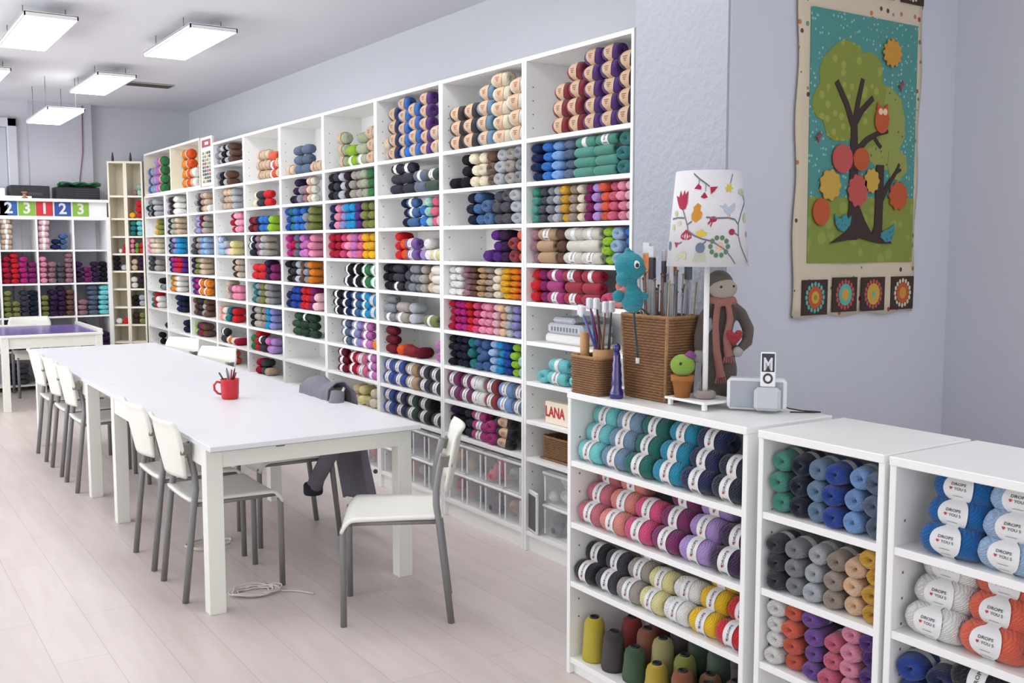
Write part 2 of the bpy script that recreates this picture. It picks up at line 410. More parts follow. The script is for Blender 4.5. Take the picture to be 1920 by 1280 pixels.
# low bookcases in front of the niche
XL = 2.07
LOW = [(1.944, 2.776, [0.06, 0.335, 0.545, 0.762], 'low white bookcase carrying the baskets and the lamp'),
       (1.502, 1.904, [0.06, 0.15, 0.352, 0.562, 0.776], 'narrow low white bookcase between its two wide neighbours'),
       (0.62, 1.488, [0.06, 0.335, 0.575, 0.782], 'low white bookcase cut by the right edge of the picture')]
for y0, y1, lv, lab in LOW:
    bookcase('low_bookcase', lab, 'low white bookcases in front of the niche', y1 - y0, 0.355, 1.0, lv, origin=(XL, y0, 0), top_over=1)
for k, ((x, y), lab, m) in enumerate((((2.745, 11.272), 'narrow corner bookcase standing at an angle, right one of the pair', CREAM), ((2.585, 11.357), 'narrow corner bookcase against the cube shelf, its upper compartments empty', CREAM))):
    bookcase('corner_bookcase', lab, 'angled corner bookcases', 0.181, 0.27, 2.39, [0.1, 0.47, 0.655, 0.845, 1.04, 1.23, 1.415, 1.6, 1.79, 2.03], m, (x, y, 0), R(62), pins=False)
# cube shelf along the back wall
CX, CY = 2.41, 11.40; CP = 0.350
CZ = [0.07, 0.42, 0.765, 1.11, 1.455]
t = thing('cube_shelf', 'large white cube shelf filled with yarn against the back wall', 'shelf', (CX, CY, 0), R(90))
b = MB(); b.box(0, 0.38, -0.02, 0.02, 0, 1.80, WHITE); b.obj('side_panel', t)
b = MB(); b.box(0, 0.38, 7 * CP - 0.02, 7 * CP + 0.02, 0, 1.80, WHITE); b.obj('side_panel', t)
b = MB(); b.box(0, 0.38, 0.02, 7 * CP - 0.02, 1.765, 1.80, WHITE); b.obj('top_panel', t)
b = MB(); b.box(0.37, 0.378, 0.02, 7 * CP - 0.02, 0.03, 1.77, mat('shelf_back', 'D9D8DC', 0.6)); b.obj('back_panel', t)
for z in CZ: b = MB(); b.box(0.002, 0.37, 0.02, 7 * CP - 0.02, z - 0.018, z, WHITE); b.obj('shelf', t)
for k in range(1, 7): b = MB(); b.box(0.001, 0.37, k * CP - 0.009, k * CP + 0.009, 0.02, 1.765, WHITE); b.obj('divider', t)
t = thing('riser_shelf', 'white open riser board running along the top of the cube shelf', 'shelf', (CX, CY, 1.80), R(90))
b = MB(); b.box(0.0, 0.38, -0.02, 7 * CP, 0.15, 0.18, WHITE, 0.002); b.obj('top_panel', t)
b = MB(); b.box(0.05, 0.07, 0.0, 7 * CP - 0.02, 0, 0.15, WHITE); b.obj('front_panel', t)
b = MB(); b.box(0.07, 0.38, 0.0, 0.02, 0, 0.15, WHITE); b.obj('side_panel', t)

# ------------------------------------------------------------------ yarn
PAL = dict(black=('1D1D24', 'black'), ink=('24263A', 'ink blue'), navy=('1E2A55', 'navy'), dnavy=('1C2338', 'dark navy'), royal=('2A4AA0', 'royal blue'), blue=('3A78C8', 'blue'),
  brightblue=('1563A8', 'bright blue'), azure=('2E9AD0', 'azure'), sky=('7EA6DC', 'sky blue'), pale=('A7C4E6', 'pale blue'), denim=('4A6C9C', 'denim blue'), steel=('7292AE', 'steel blue'),
  slate=('606F86', 'slate blue'), dusk=('7F9DB8', 'dusty blue'), teal=('2C7A7A', 'teal'), dteal=('1F5054', 'dark teal'), sea=('4F9C8C', 'sea green'), emer=('146F66', 'emerald'), turq=('1D93B4', 'turquoise'),
  aqua=('7AD6DA', 'aqua'), mint=('A4D2C4', 'mint'), green=('3C7A4C', 'green'), dgreen=('25402E', 'dark green'), lime=('96C23A', 'lime'), grass=('79A64C', 'grass green'), olive=('83894C', 'olive'), sage=('AEB89C', 'sage'),
  forest=('35523A', 'forest green'), mustard=('DDA93C', 'mustard'), amber=('EDB62C', 'amber'), yellow=('F0C41E', 'yellow'), pyel=('F0E6A4', 'pale yellow'), cream=('EDE3C8', 'cream'), sand=('DCC9A0', 'sand'),
  orange=('EC8A2A', 'orange'), flame=('E0592A', 'flame orange'), coral=('E4684E', 'coral'), salmon=('EC9488', 'salmon'), peach=('EFC8A4', 'peach'), red=('D02830', 'red'), crimson=('B01E3C', 'crimson'),
  maroon=('6C1C2C', 'maroon'), wine=('8C2C34', 'wine red'), dusty=('CF7280', 'dusty pink'), rose=('DC6C88', 'rose'), hot=('DF5484', 'hot pink'), pink=('F098B4', 'pink'), blush=('F2C2CC', 'blush pink'), magenta=('B82C80', 'magenta'),
  orchid=('C878BC', 'orchid'), lilac=('B496D4', 'lilac'), lav=('9C9CD4', 'lavender'), violet=('7E56A8', 'violet'), purple=('5A3080', 'purple'), dpurple=('3C2448', 'dark purple'), plum=('822C66', 'plum'), mauve=('9C7480', 'mauve'),
  brown=('6C5044', 'brown'), dbrown=('40302C', 'dark brown'), choc=('362A2E', 'chocolate'), taupe=('A6978A', 'taupe'), tan=('C4A27C', 'tan'), beige=('D4BDA4', 'beige'), white=('F2F1EE', 'white'), off=('E9E6DA', 'off white'),
  silver=('BDC1C8', 'silver grey'), grey=('8D9098', 'grey'), dgrey=('55565E', 'dark grey'), char=('3A3C46', 'charcoal'), greige=('ADA59C', 'greige'))
BALLS = []
RT = [None] * 12
ORD = ['first', 'second', 'third', 'fourth', 'fifth', 'sixth', 'seventh', 'eighth', 'ninth', 'tenth', 'eleventh', 'twelfth', 'thirteenth', 'fourteenth']
def fill(origin, rz, w, z0, z1, spec, where, front=0.0, slope=0.0, pitch=0, cap_e=0.085, cap_s=0.15, hcap=0.062, L=0.115):
    toks = spec.split(); cols = []; gap0 = 0.0; fixed = 0.0
    for tk in toks:
        if tk.startswith('_'): cols.append(('gap', float(tk[1:]), '')); fixed += float(tk[1:])
        else:
            g = re.match(r'([a-z]+)(\d+)([A-Z]*)', tk); cols.append((g.group(1), int(g.group(2)), g.group(3)))
    W = {'': 1.0, 'S': 1.9, 'B': 1.75, 'P': 1.9, 'O': 1.9}
    wt = sum(W[c[2]] for c in cols if c[0] != 'gap')
    if not wt: return
    unit = (w - fixed) / wt; y = w; k = 0; hh = z1 - z0 - 0.008
    for name, n, st in cols:
        if name == 'gap': y -= n; continue
        cw = unit * W[st]; cw = min(cw, cap_e if st == '' else cap_s); k += 1
        cap = hcap if st in ('', 'S') else max(hcap, 0.076)
        dz = min(cap, hh / n) if st != '' else min(cap, hh / n, cw * 1.15)
        sp = pitch or dz
        if pitch: dz = pitch * 1.24
        for i in range(n):
            jy = random.uniform(-.006, .006) * (cw / 0.06) * (0 if pitch else 1); s = random.uniform(.95, 1.07); band = random.random() < .3
            if st == '':
                ln = L * random.uniform(.93, 1.05); cx = front + 0.006 + ln / 2 + random.uniform(0, .022) + slope * i
                r = dict(ax=0, L=ln, d=cw * s * 1.02)
            else:
                dd = max(dz * 1.12, 0.05); cx = front + 0.008 + dd / 2 + random.uniform(0, .008) + slope * i
                r = dict(ax=1, L=cw * .985, d=dd)
            r.update(c=(cx, y - cw / 2 + jy * (i > 0), z0 + dz * .5 + sp * i + 0.001), dz=dz * 1.06, color=name, st=st, o=origin, rz=rz, top=(i == n - 1), tilt=random.uniform(-.06, .06) + (.17 if st == '' else 0),
                     n=n, i=i, k=k, where=where, band=band)
            BALLS.append(r)
        y -= cw
# --- the tall bookcases, nearest first; each string lists the stacks from left to right
TALL = {
0: ["_.18 wine3B wine4B purple5B purple5B dpurple4B", "navy4 blue4 sky4 slate4 sea4S sea4S teal3", "sea4 dgrey4 grey4 silver4 mustard4 taupe4 cream4 plum4 lilac4 coral4 rose4 pink4 blush4",
    "mauve3 tan3S brown3 off3S off3S lime4 pale3 blue4", "red3 plum3 magenta3S crimson3S crimson3S hot1 salmon2 coral2", "", "_.06 aqua1 aqua2S aqua1 _.32", "", "", ""],
1: ["_.03 choc3B choc3B steel4B cream5B off4B", "black1 _.06 black3 cream3 cream3 brown3 silver3 greige3 grey3", "_.20 dnavy3 denim3 denim2 dgrey3 dgrey3 silver3", "_.36 purple1 purple3 dpurple3 wine2 coral3",
    "white4 white4 mauve5 brown5 tan5 taupe5 cream4 amber5 orange5 flame5", "crimson4 magenta4 magenta4 red4 hot4 pink4 pink4 blush4 peach4 silver4 lav4 violet4",
    "black4 ink4 ink4 teal3 denim4 denim3 pale4 azure4 royal4 lime4 mint3", "plum2P plum2P white2P wine2P sky2P slate2P", "dpurple3 black3 char3 magenta3P magenta2 black3B", ""],
2: ["_.03 beige2 navy4B blue5B blue4B purple5B silver2B", "_.12 char3S char3S slate2S dgreen2S", "_.26 dnavy3 denim3S blue2 mint3 rose3 blush1", "_.16 red3 flame2 violet2S lilac1 white2 pyel1S",
    "black3 black3 char3S dgrey2 grey3 grey3 greige3 beige2 off3S", "_.02 grey3S greige2S silver2 _.12 olive1S", "_.03 maroon3S flame1 wine1S maroon1 _.16 orchid2", "royal2P royal2P tan2P dnavy2P black2P",
    "royal2P navy2P dgreen2P black2P black1P", ""],
3: ["_.16 sage3B lime2S sage3S beige3B", "black3 char3 silver3 choc3 greige3 greige3 sage3 green3 dteal3", "navy3 pink3 lav3 azure3 azure3 purple3 olive3 olive3", "crimson3 crimson3 hot3 pink3 orchid3 rose3 amber3 amber3",
    "_.22 black2P black2P green2P mint2P", "_.05 black3P navy3P denim3P azure3P azure2P", "_.18 slate3P lav3P orchid3P orange1", "_.12 maroon3P crimson2P rose2P orchid3P", "_.34 sand2 pyel2 sand1 cream2", ""],
4: ["_.05 beige1B slate3S slate3S beige1B beige1B", "_.08 black1 dpurple3 grey2 mauve2 off3B", "royal3 teal3 blue3 blue3 grey2 olive3", "magenta3 crimson2 slate3 orchid3 orchid2 pink3", "black3 char3 silver3 brown3 grey3 orange3",
    "navy2 royal3 royal3 red3 red3 plum3 blush2", "_.12 forest3S dgreen3S dgreen3S", "", "", ""],
5: ["_.2 beige3B beige3B coral3S beige2B", "_.12 cream2 char2S red2S", "maroon2 wine2 navy2 blue2 blue2 lime2", "dnavy3S mauve3 silver3 greige3", "_.05 red2S red2S dpurple3 plum2", "_.05 teal3 grey3 olive3 greige3 grey3",
    "black3 greige3S taupe3 azure3 lav3", "green2 red3 char2S orchid2 lilac2", "_.1 crimson2 dgrey2 beige1", ""],
6: ["grey2 black2 silver2 brown2", "_.10 taupe3 beige3 beige3 silver3", "_.35 crimson3 blush3 pink3", "pale3S silver2 blush1 pyel2", "_.35 dbrown3 beige3 greige3", "_.18 beige3 mauve2 pink2 pink2", "salmon2 white2 teal2 navy2 red2",
    "char2S orange1S white1 crimson1", "orange2 greige1 coral2", ""],
7: [None, "_.15 grey3 dbrown3 taupe3 beige3 white1", "_.1 grey3 lav3 maroon3 greige3", "dgrey3 char3 taupe3 sky3 pale3", "dpurple3 olive3 greige3 beige3", "purple3 magenta3 orange2P orange2P", "brown3 dbrown3 char3 greige2 brown3", "lime2 purple2 wine2 brown2", "", ""],
8: [None, "grey3 choc3 greige3 white3", "char3 sage3 greige3 beige3", "navy3 slate3 lav3 azure3", "navy3 magenta3 magenta3 red3 red3 purple3", "olive3 orange3 peach3 white3", "_.2 char3 navy3 dnavy3", "_.45 dnavy2", "", ""],
9: [None, "dteal2 grey3 black3 silver3", "_.3 mustard3 olive3", "pink3 cream3S cream3", "dgrey3S char2 greige2", "_.4 black2 grey1", "_.1 teal3 red3 white2", "_.6 choc1", "_.3 black2S", ""],
}
ROWN = ['top shelf', 'second shelf', 'third shelf', 'fourth shelf', 'fifth shelf', 'sixth shelf', 'seventh shelf', 'eighth shelf', 'ninth shelf', 'tenth shelf']
for i, rows in TALL.items():
    for r, spec in enumerate(rows):
        if not spec: continue
        z0 = LV[9 - r]; z1 = (2.36 if r == 0 else LV[10 - r] - 0.02)
        if i == 6 and r == 0: z1 = 2.17
        big = r == 0 and i not in (6,)
        fill((XT, uy(i) + 0.002 + T, 0), 0, WU - 0.004 - 2 * T - 0.004, z0, z1, spec, f'{ROWN[r]}, {TALLN[i]}', hcap=0.068 if big else 0.062)
fill((XT, uy(6) + 0.002 + T, 0), 0, WU - 0.044, 2.19, 2.36, "grey3 silver3 black3 silver3 brown3", 'upper half of top shelf, seventh tall bookcase')
for (y0, y1, _l), spec in zip(BX, ("_.25 orange4B flame4B white2B", "blue3B sky3B lilac4 orchid4 green4B")):
    fill((XT, y0 + T, 2.021), 0, y1 - y0 - 2 * T, 0.018, 0.41, spec, 'box shelf', hcap=0.09)
COR = {0: ["_.04 mauve1 mint2", "amber1 red3", "teal3 aqua3", "pink3 grass2 red2", "beige2 dpurple3", "white2 choc3", "black2 silver2", "dbrown2 olive2", "", ""],
       1: ["", "", "", "_.06 white1 red2", "black3 silver1", "", "", "white1 red1", "", ""]}
for j, (x, y) in enumerate(((2.745, 11.272), (2.585, 11.357))):
    lvc = [0.1, 0.47, 0.655, 0.845, 1.04, 1.23, 1.415, 1.6, 1.79, 2.03]
    for r, spec in enumerate(COR[j]):
        if spec: 
            q = Matrix.Rotation(R(62), 3, 'Z') @ Vector((0, T, 0))
            fill((x + q.x, y + q.y, 0), R(62), 0.181 - 2 * T, lvc[9 - r], (2.36 if r == 0 else lvc[10 - r] - .02), spec, 'corner bookcase', L=.1)
# cube shelf: cells counted from the right, rows from the top
CUBE = {(0, 0): "", (1, 0): "blush5P _.02 navy2 denim3", (2, 0): "beige6P _.2", (3, 0): "forest4 green3", (0, 1): "dpurple4 plum3 dpurple4 black4", (1, 1): "pink5 mauve4 dgrey4 mauve6", (2, 1): "crimson5 red6 magenta5 plum4", (3, 1): "red5 flame5 wine5 red5",
        (0, 2): "mauve3 slate6 aqua6", (1, 2): "olive4 dpurple5 dpurple6 brown5", (2, 2): "olive5 olive3 char5 dnavy5", (3, 2): "olive5 olive5 sage4", (0, 3): "dpurple5 char4 dpurple3", (1, 3): "char4 black4", (2, 3): "char3 dgrey3", (3, 3): "char4",
        (4, 1): "navy5 blue5 sky4", (5, 1): "green5 lime5 sage4", (6, 1): "cream5 beige5", (4, 2): "grey5 silver5", (5, 2): "brown5 tan5", (6, 2): "black5 char5", (4, 0): "white4 cream4", (5, 0): "pink4 rose4", (6, 0): "azure4 teal4",
        (0, 4): "black4 char4", (1, 4): "char4 dgrey4", (2, 4): "navy4 dgrey4", (3, 4): "grey4"}
for (k, r), spec in CUBE.items():
    z0 = CZ[4 - r]; z1 = z0 + 0.32
    fill((CX - k * CP - 0.012, CY, 0), R(90), CP - 0.024, z0, z1, spec, 'cube shelf', cap_e=0.11, cap_s=0.11, hcap=0.055)
# --- the low bookcases
def low(u, z0, z1, spec, row, **kw):
    y0, y1 = LOW[u][0], LOW[u][1]
    nm = ('left low bookcase', 'narrow low bookcase', 'right low bookcase')[u]
    fill((XL, y0 + T, 0), 0, y1 - y0 - 2 * T, z0, z1, spec, f'{row}, {nm}', **kw)
low(0, .762, .975, "_.01 aqua4P dusk3P emer3P turq3P navy3P dnavy2P", 'top shelf', slope=.034, pitch=.057, cap_s=.128)
low(0, .545, .742, "_.01 dusty3P salmon3P hot2P plum3P lilac3P dpurple2P", 'second shelf', slope=.044, pitch=.060, cap_s=.128)
low(0, .335, .525, "black2P char2P greige3P pyel2P white2P yellow3P red2P", 'third shelf', slope=.045, pitch=.058, cap_s=.115)
low(1, .776, .975, "sea3 dnavy3 steel3 royal3 sky3 slate3", 'top shelf', hcap=.056, cap_e=.07)
low(1, .562, .756, "char3 grey3 silver3 taupe3 peach3 mustard4", 'second shelf', hcap=.05, cap_e=.07)
low(1, .352, .542, "white4 coral4 violet4 rose3 pink4 purple4", 'third shelf', hcap=.046, cap_e=.07)
low(2, .782, .975, "_.055 brightblue3O pale3O denim2O sky3O navy3O", 'top shelf', slope=.024, pitch=.058, cap_s=.142)
low(2, .575, .762, "_.02 white3O coral3O rose2O plum3O red2O", 'second shelf', slope=.034, pitch=.060, cap_s=.142)
low(2, .335, .555, "royal3 navy3 black3P char2P navy3P silver3P brown3P", 'third shelf', hcap=.06, cap_e=.08)

# ---- meshes shared by the balls (unit size: axis x from -.5 to .5, radius .5)
HALF = [(0.0, -.34), (.045, -.36), (.08, -.42), (.12, -.462), (.17, -.485), (.22, -.495), (.27, -.5), (.32, -.497), (.37, -.485), (.42, -.46), (.455, -.42), (.48, -.35), (.497, -.25), (.503, -.12)]
PROF = HALF + [(r, -x) for r, x in reversed(HALF)]
def ball_mesh(name, m, seg=20, lumpy=0.0, ph=0):
    b = MB(); b.lathe([(r, x) for r, x in PROF], m, seg, axis='x')
    for i, (x, y, z) in enumerate(b.v):
        a = math.atan2(z, y); q = 1 + lumpy * (math.sin(9 * a + 14 * x + ph) * .5 + math.sin(3 * a - 7 * x + 2 * ph))
        rr = math.hypot(y, z); e = 1 if abs(x) > .3 else 0
        b.v[i] = (x * (1 + .02 * math.sin(3 * a + ph)) + (-1 if x > 0 else 1) * e * .016 * math.sin(a + 62 * rr), y * q, z * q)
    return b.mesh(name)
BM = [ball_mesh('yarn_ball', YARN, 24, .015, p) for p in (0, 1.7, 3.9)]
BIG = [ball_mesh('yarn_ball_fat', YARN, 24, .018, p) for p in (0.5, 2.2)]
def wrap(vs, fs, b, m, mode, sx, sz, x0=0, t0=0, r=.543):
    """lay flat glyphs on the belly of the unit ball; mode 'axis' reads along it, 'round' reads up around it"""
    out = []
    for (u, v) in vs:
        if mode == 'axis': x = x0 - u * sx; th = t0 + v * sz / r
        else: x = x0 + v * sx; th = t0 + u * sz / r
        out.append((x, r * math.cos(th), r * math.sin(th)))
    b.add(out, fs, m)
HEART = ([(0, -.5), (.5, .12), (.42, .42), (.2, .5), (0, .3), (-.2, .5), (-.42, .42), (-.5, .12)], [(0, 1, 2, 3, 4), (0, 4, 5, 6, 7)])
TXT = text_polys('DROPS', 1.0, .012); TX2 = text_polys('YOU 5', 1.0, .012)
def band_mesh(kind):
    b = MB(); seg = 40; r = .523
    paper = KRAFT if kind == 'kraft' else PAPER
    def hw(th):
        d = math.atan2(math.sin(th), math.cos(th))
        if kind in ('oval', 'kraft'):
            base = .11 if kind == 'oval' else .15; R0 = 1.05
            return max(base, .27 * math.sqrt(max(0, 1 - (d / R0) ** 2)))
        if kind == 'thin': return .10
        return .155
    vs = []; fs = []
    for k in range(seg):
        th = 2 * math.pi * k / seg + R(4.5); h = hw(th - (R(10) if kind in ('oval', 'kraft') else 0))
        for x in (-h, -h * .33, h * .33, h): vs.append((x, r * math.cos(th), r * math.sin(th)))
    for k in range(seg):
        a = k * 4; c = ((k + 1) % seg) * 4
        for j in range(3): fs.append((a + j, a + j + 1, c + j + 1, c + j))
    b.add(vs, fs, paper, True)
    if kind == 'oval':
        wrap(*TXT, b, INK, 'axis', .085, .125, x0=0.0, t0=R(23)); wrap(*TX2, b, INK, 'axis', .075, .12, x0=-.045, t0=R(8))
        wrap(*HEART, b, REDINK, 'axis', .055, .10, x0=.125, t0=R(8))
        for t in (-16, -36): wrap([(-.5, -.5), (.5, -.5), (.5, .5), (-.5, .5)], [(0, 1, 2, 3)], b, mat('label_grey_ink', '8C8C92', .6), 'axis', .18, .02, t0=R(t))
    elif kind == 'band':
        wrap(*TXT, b, INK, 'round', .10, .20, x0=-.02, t0=R(28)); wrap(*HEART, b, REDINK, 'round', .07, .10, x0=-.0, t0=R(-8))
        for x in (-.08, -.04, 0, .04, .08): wrap([(-.5, -.5), (.5, -.5), (.5, .5), (-.5, .5)], [(0, 1, 2, 3)], b, INK, 'axis', .018, .16, x0=x, t0=R(-40))
    elif kind == 'kraft':
        for v, l in ((14, .26), (2, .20), (-9, .12)): wrap([(-.5, -.5), (.5, -.5), (.5, .5), (-.5, .5)], [(0, 1, 2, 3)], b, mat('kraft_ink', '8A5A48', .7), 'axis', l, .05, t0=R(v))
    return b.mesh('paper_label')
BAND = {k: band_mesh(k) for k in ('band', 'oval', 'kraft', 'thin')}

# ---- rank by size in view
def visible(px, py):
    if not (-30 < px < 1950 and -30 < py < 1310): return False
    return True
def hidden_tall(px, py):
    if px > 1076 and py > 745: return True                           # behind the low bookcase
    if 1085 < px < 1190 and 600 < py < 745: return True              # behind the baskets
    # behind the table top and below it
    if 60 < px < 785 and py > 655 + max(0, px - 300) * 0.33: return True
    if px < 215 and py > 655: return True
    return False
for r in BALLS:
    o = Vector(r['o']); rot = Matrix.Rotation(r['rz'], 3, 'Z')
    r['w'] = o + rot @ Vector(r['c']); px, py, z = project(r['w'])
    r['px'], r['py'] = px, py
    s = FPX / z
    face = r['d'] * r['dz'] * .83 if r['ax'] == 0 else r['L'] * r['dz'] * .62
    r['area'] = face * s * s
    r['ok'] = visible(px, py) and not (r['w'].x > 2.6 and hidden_tall(px, py)) and not (r['w'].y > 11.3 and py > 660)
ranked = sorted([r for r in BALLS if r['ok']], key=lambda r: -r['area'])
N_IND = 300
KIND = {'': None, 'S': 'band', 'P': 'band', 'B': 'kraft', 'O': 'oval'}
used = set()
def place_name(r):
    if r['n'] == 1: return 'alone in'
    if r['i'] == 0: return 'bottom of'
    if r['i'] == r['n'] - 1: return 'top of'
    return {1: 'second up in', 2: 'third up in', 3: 'fourth up in', 4: 'fifth up in'}[r['i']]
for j, r in enumerate(ranked[:N_IND]):
    hexc, cname = PAL[r['color']]; w_ = r['where'].replace('upper half of top shelf, ', 'uppermost shelf, ')
    group = 'yarn balls on the ' + w_.replace(', ', ' of the ')
    me = (BIG if r['st'] in ('B', 'O') else BM)[j % (2 if r['st'] in ('B', 'O') else 3)]
    o = mk('yarn_ball', me, None, r['w'])
    o.rotation_euler = (0, 0, r['rz'] + (R(90) if r['ax'] else 0) + r['tilt'])
    o.scale = (r['L'], r['d'], r['dz'])
    jit = random.uniform(.93, 1.07)
    c = tuple(x * .84 for x in rgb(hexc)); o.color = (min(1, c[0] * jit), min(1, c[1] * jit), min(1, c[2] * jit), 1)
    lab = f"{cname} yarn ball, {place_name(r)} {ORD[r['k'] - 1]} stack from left, {w_}"
    if len(lab.split()) > 16: lab = lab.replace(' from left', '')
    if lab in used: print('DUP', lab)
    used.add(lab); tag(o, lab, 'yarn', group)
    kd = (KIND[r['st']] if r['st'] != 'S' or r['band'] else None) or ('thin' if r['top'] else None)
    if kd: 
        q = mk('paper_label', BAND[kd], o)
# ---- all the rest of the yarn: one object
def rest_mesh(recs):
    vs = []; fs = []; cols = []; mi = []
    pr = [(.0, -.42), (.24, -.5), (.44, -.38), (.5, -.12), (.5, .12), (.44, .38), (.24, .5), (.0, .42)]; seg = 9
    for r in recs:
        hexc = PAL[r['color']][0]; c = tuple(x * .82 for x in rgb(hexc)); jt = random.uniform(.85, 1.12); c = tuple(min(1, x * jt) for x in c)
        rz = r['rz'] + (R(90) if r['ax'] else 0) + r['tilt']; cz, sz = math.cos(rz), math.sin(rz); W = r['w']
        def P(x, y, z): x *= r['L']; y *= r['d']; z *= r['dz']; return (W.x + x * cz - y * sz, W.y + x * sz + y * cz, W.z + z)
        base = len(vs); ph = random.uniform(0, 6)
        for (rr, x) in pr:
            for k in range(seg):
                a = 2 * math.pi * k / seg + ph; vs.append(P(x, rr * math.cos(a), rr * math.sin(a)))
        for i in range(len(pr) - 1):
            for k in range(seg):
                fs.append((base + i * seg + k, base + i * seg + (k + 1) % seg, base + (i + 1) * seg + (k + 1) % seg, base + (i + 1) * seg + k)); cols.append(c); mi.append(0)
        if r['st'] and (r['st'] != 'S' or r['band']):
            base = len(vs); hw = .12 if r['st'] != 'B' else .17
            for x in (-hw, hw):
                for k in range(seg):
                    a = 2 * math.pi * k / seg + ph; vs.append(P(x, .53 * math.cos(a), .53 * math.sin(a)))
            pc = rgb('EDEDEC') if r['st'] != 'B' else rgb('C6A88C')
            for k in range(seg): fs.append((base + k, base + (k + 1) % seg, base + seg + (k + 1) % seg, base + seg + k)); cols.append(pc); mi.append(0)
    me = bpy.data.meshes.new('yarn_balls'); me.from_pydata(vs, [], fs); me.materials.append(YARNF)
    at = me.color_attributes.new('Col', 'FLOAT_COLOR', 'CORNER'); buf = []
    for p, c in zip(me.polygons, cols): buf += [*c, 1.0] * p.loop_total
    at.data.foreach_set('color', buf); me.polygons.foreach_set('use_smooth', [True] * len(fs)); me.update()
    return me
def far_mat():
    m, nt, b = nodes_of('far_yarn'); b.inputs['Roughness'].default_value = .9; b.inputs['Specular IOR Level'].default_value = .2
    a = nt.nodes.new('ShaderNodeAttribute'); a.attribute_name = 'Col'; nt.links.new(a.outputs['Color'], b.inputs['Base Color'])
    tc = nt.nodes.new('ShaderNodeTexCoord'); n = nt.nodes.new('ShaderNodeTexNoise'); n.inputs['Scale'].default_value = 90
    nt.links.new(tc.outputs['Object'], n.inputs['Vector']); bm = nt.nodes.new('ShaderNodeBump'); bm.inputs['Strength'].default_value = .5; bm.inputs['Distance'].default_value = .01
    nt.links.new(n.outputs['Fac'], bm.inputs['Height']); nt.links.new(bm.outputs['Normal'], b.inputs['Normal'])
    return m
YARNF = far_mat()
rest = ranked[N_IND:] + [r for r in BALLS if not r['ok'] and visible(r['px'], r['py']) and not (r['w'].x > 2.6 and r['px'] > 1076 and r['py'] > 745)]
o = mk('yarn_stock', rest_mesh(rest)); tag(o, 'the many smaller yarn balls of every colour filling the farther bookcases and the cube shelf', 'yarn', None, 'stuff')
print('BALLS', len(BALLS), 'visible', len(ranked), 'smallest single', round(ranked[N_IND - 1]['area']), 'rest', len(rest))
# ------------------------------------------------------------------ tables
EDGE = mat('table_edge_grey', 'A8A8A6', 0.45)
def table(label, x0, x1, y0, y1, legs_y, h=0.71):
    t = thing('work_table', label, 'table', (x0, y0, 0), 0, 'white work tables pushed end to end')
    W_, L_ = x1 - x0, y1 - y0
    b = MB(); b.box(0, W_, 0, L_, h - 0.022, h, TABLEW, 0.002)
    b.box(0.001, W_ - 0.001, -0.0006, 0.0, h - 0.0235, h - 0.0205, EDGE); b.obj('tabletop', t)
    b = MB()
    for a in (0.012, W_ - 0.032): b.box(a, a + 0.02, legs_y[0] - y0 + 0.06, legs_y[1] - y0 + 0.002, h - 0.105, h - 0.022, CHAIRW)
    for a in (legs_y[0] - y0 + 0.006, legs_y[1] - y0 + 0.036): b.box(0.07, W_ - 0.07, a, a + 0.02, h - 0.105, h - 0.022, CHAIRW)
    b.obj('apron', t)
    for lx in (0.006, W_ - 0.074):
        for ly in legs_y: 
            b = MB(); b.box(lx, lx + 0.068, ly - y0, ly - y0 + 0.066, 0, h - 0.022, CHAIRW, 0.002); b.obj('leg', t)
    return t
table('white work table in the foreground with the red mug on it', 1.18, 2.12, 3.93, 6.04, (4.01, 5.65))
table('white work table behind the one with the red mug', 1.18, 2.12, 6.048, 8.50, (6.33, 8.2))
b = MB(); b.box(0.30, 0.34, -0.002, 0.012, 0.600, 0.612, DARK, 0.002)
# small latch under the near table edge
tag(b.obj('table_latch', None, (1.18, 3.925 + 0.09, 0.065)), 'small dark latch under the near edge of the foreground table', 'latch')
# purple-topped table
PUR = mat('purple_top', '6E58A4', 0.25, bump=(20, 0.02))
t = thing('craft_table', 'white table with a purple inset top and raised rim before the cube shelf', 'table', (1.17, 10.03, 0))
b = MB(); b.box(0, 0.87, 0, 1.15, 0.67, 0.692, CHAIRW, 0.003); b.obj('tabletop', t)
b = MB(); b.box(0.01, 0.86, 0.05, 1.12, 0.692, 0.695, PUR); b.obj('inset_top', t)
b = MB(); b.box(0.83, 0.87, 0.02, 1.15, 0.692, 0.722, CHAIRW, 0.003); b.box(0, 0.46, 1.125, 1.15, 0.692, 0.712, CHAIRW, 0.003); b.obj('rim', t)
b = MB(); b.box(0.03, 0.84, 0.03, 0.05, 0.57, 0.67, CHAIRW); b.box(0.03, 0.84, 1.09, 1.11, 0.57, 0.67, CHAIRW); b.box(0.01, 0.03, 0.06, 1.1, 0.57, 0.67, CHAIRW); b.box(0.83, 0.85, 0.06, 1.1, 0.57, 0.67, CHAIRW); b.obj('apron', t)
for lx in (0.005, 0.805):
    for ly in (0.01, 1.08): b = MB(); b.box(lx, lx + .06, ly, ly + .06, 0, 0.67, CHAIRW, .002); b.obj('leg', t)

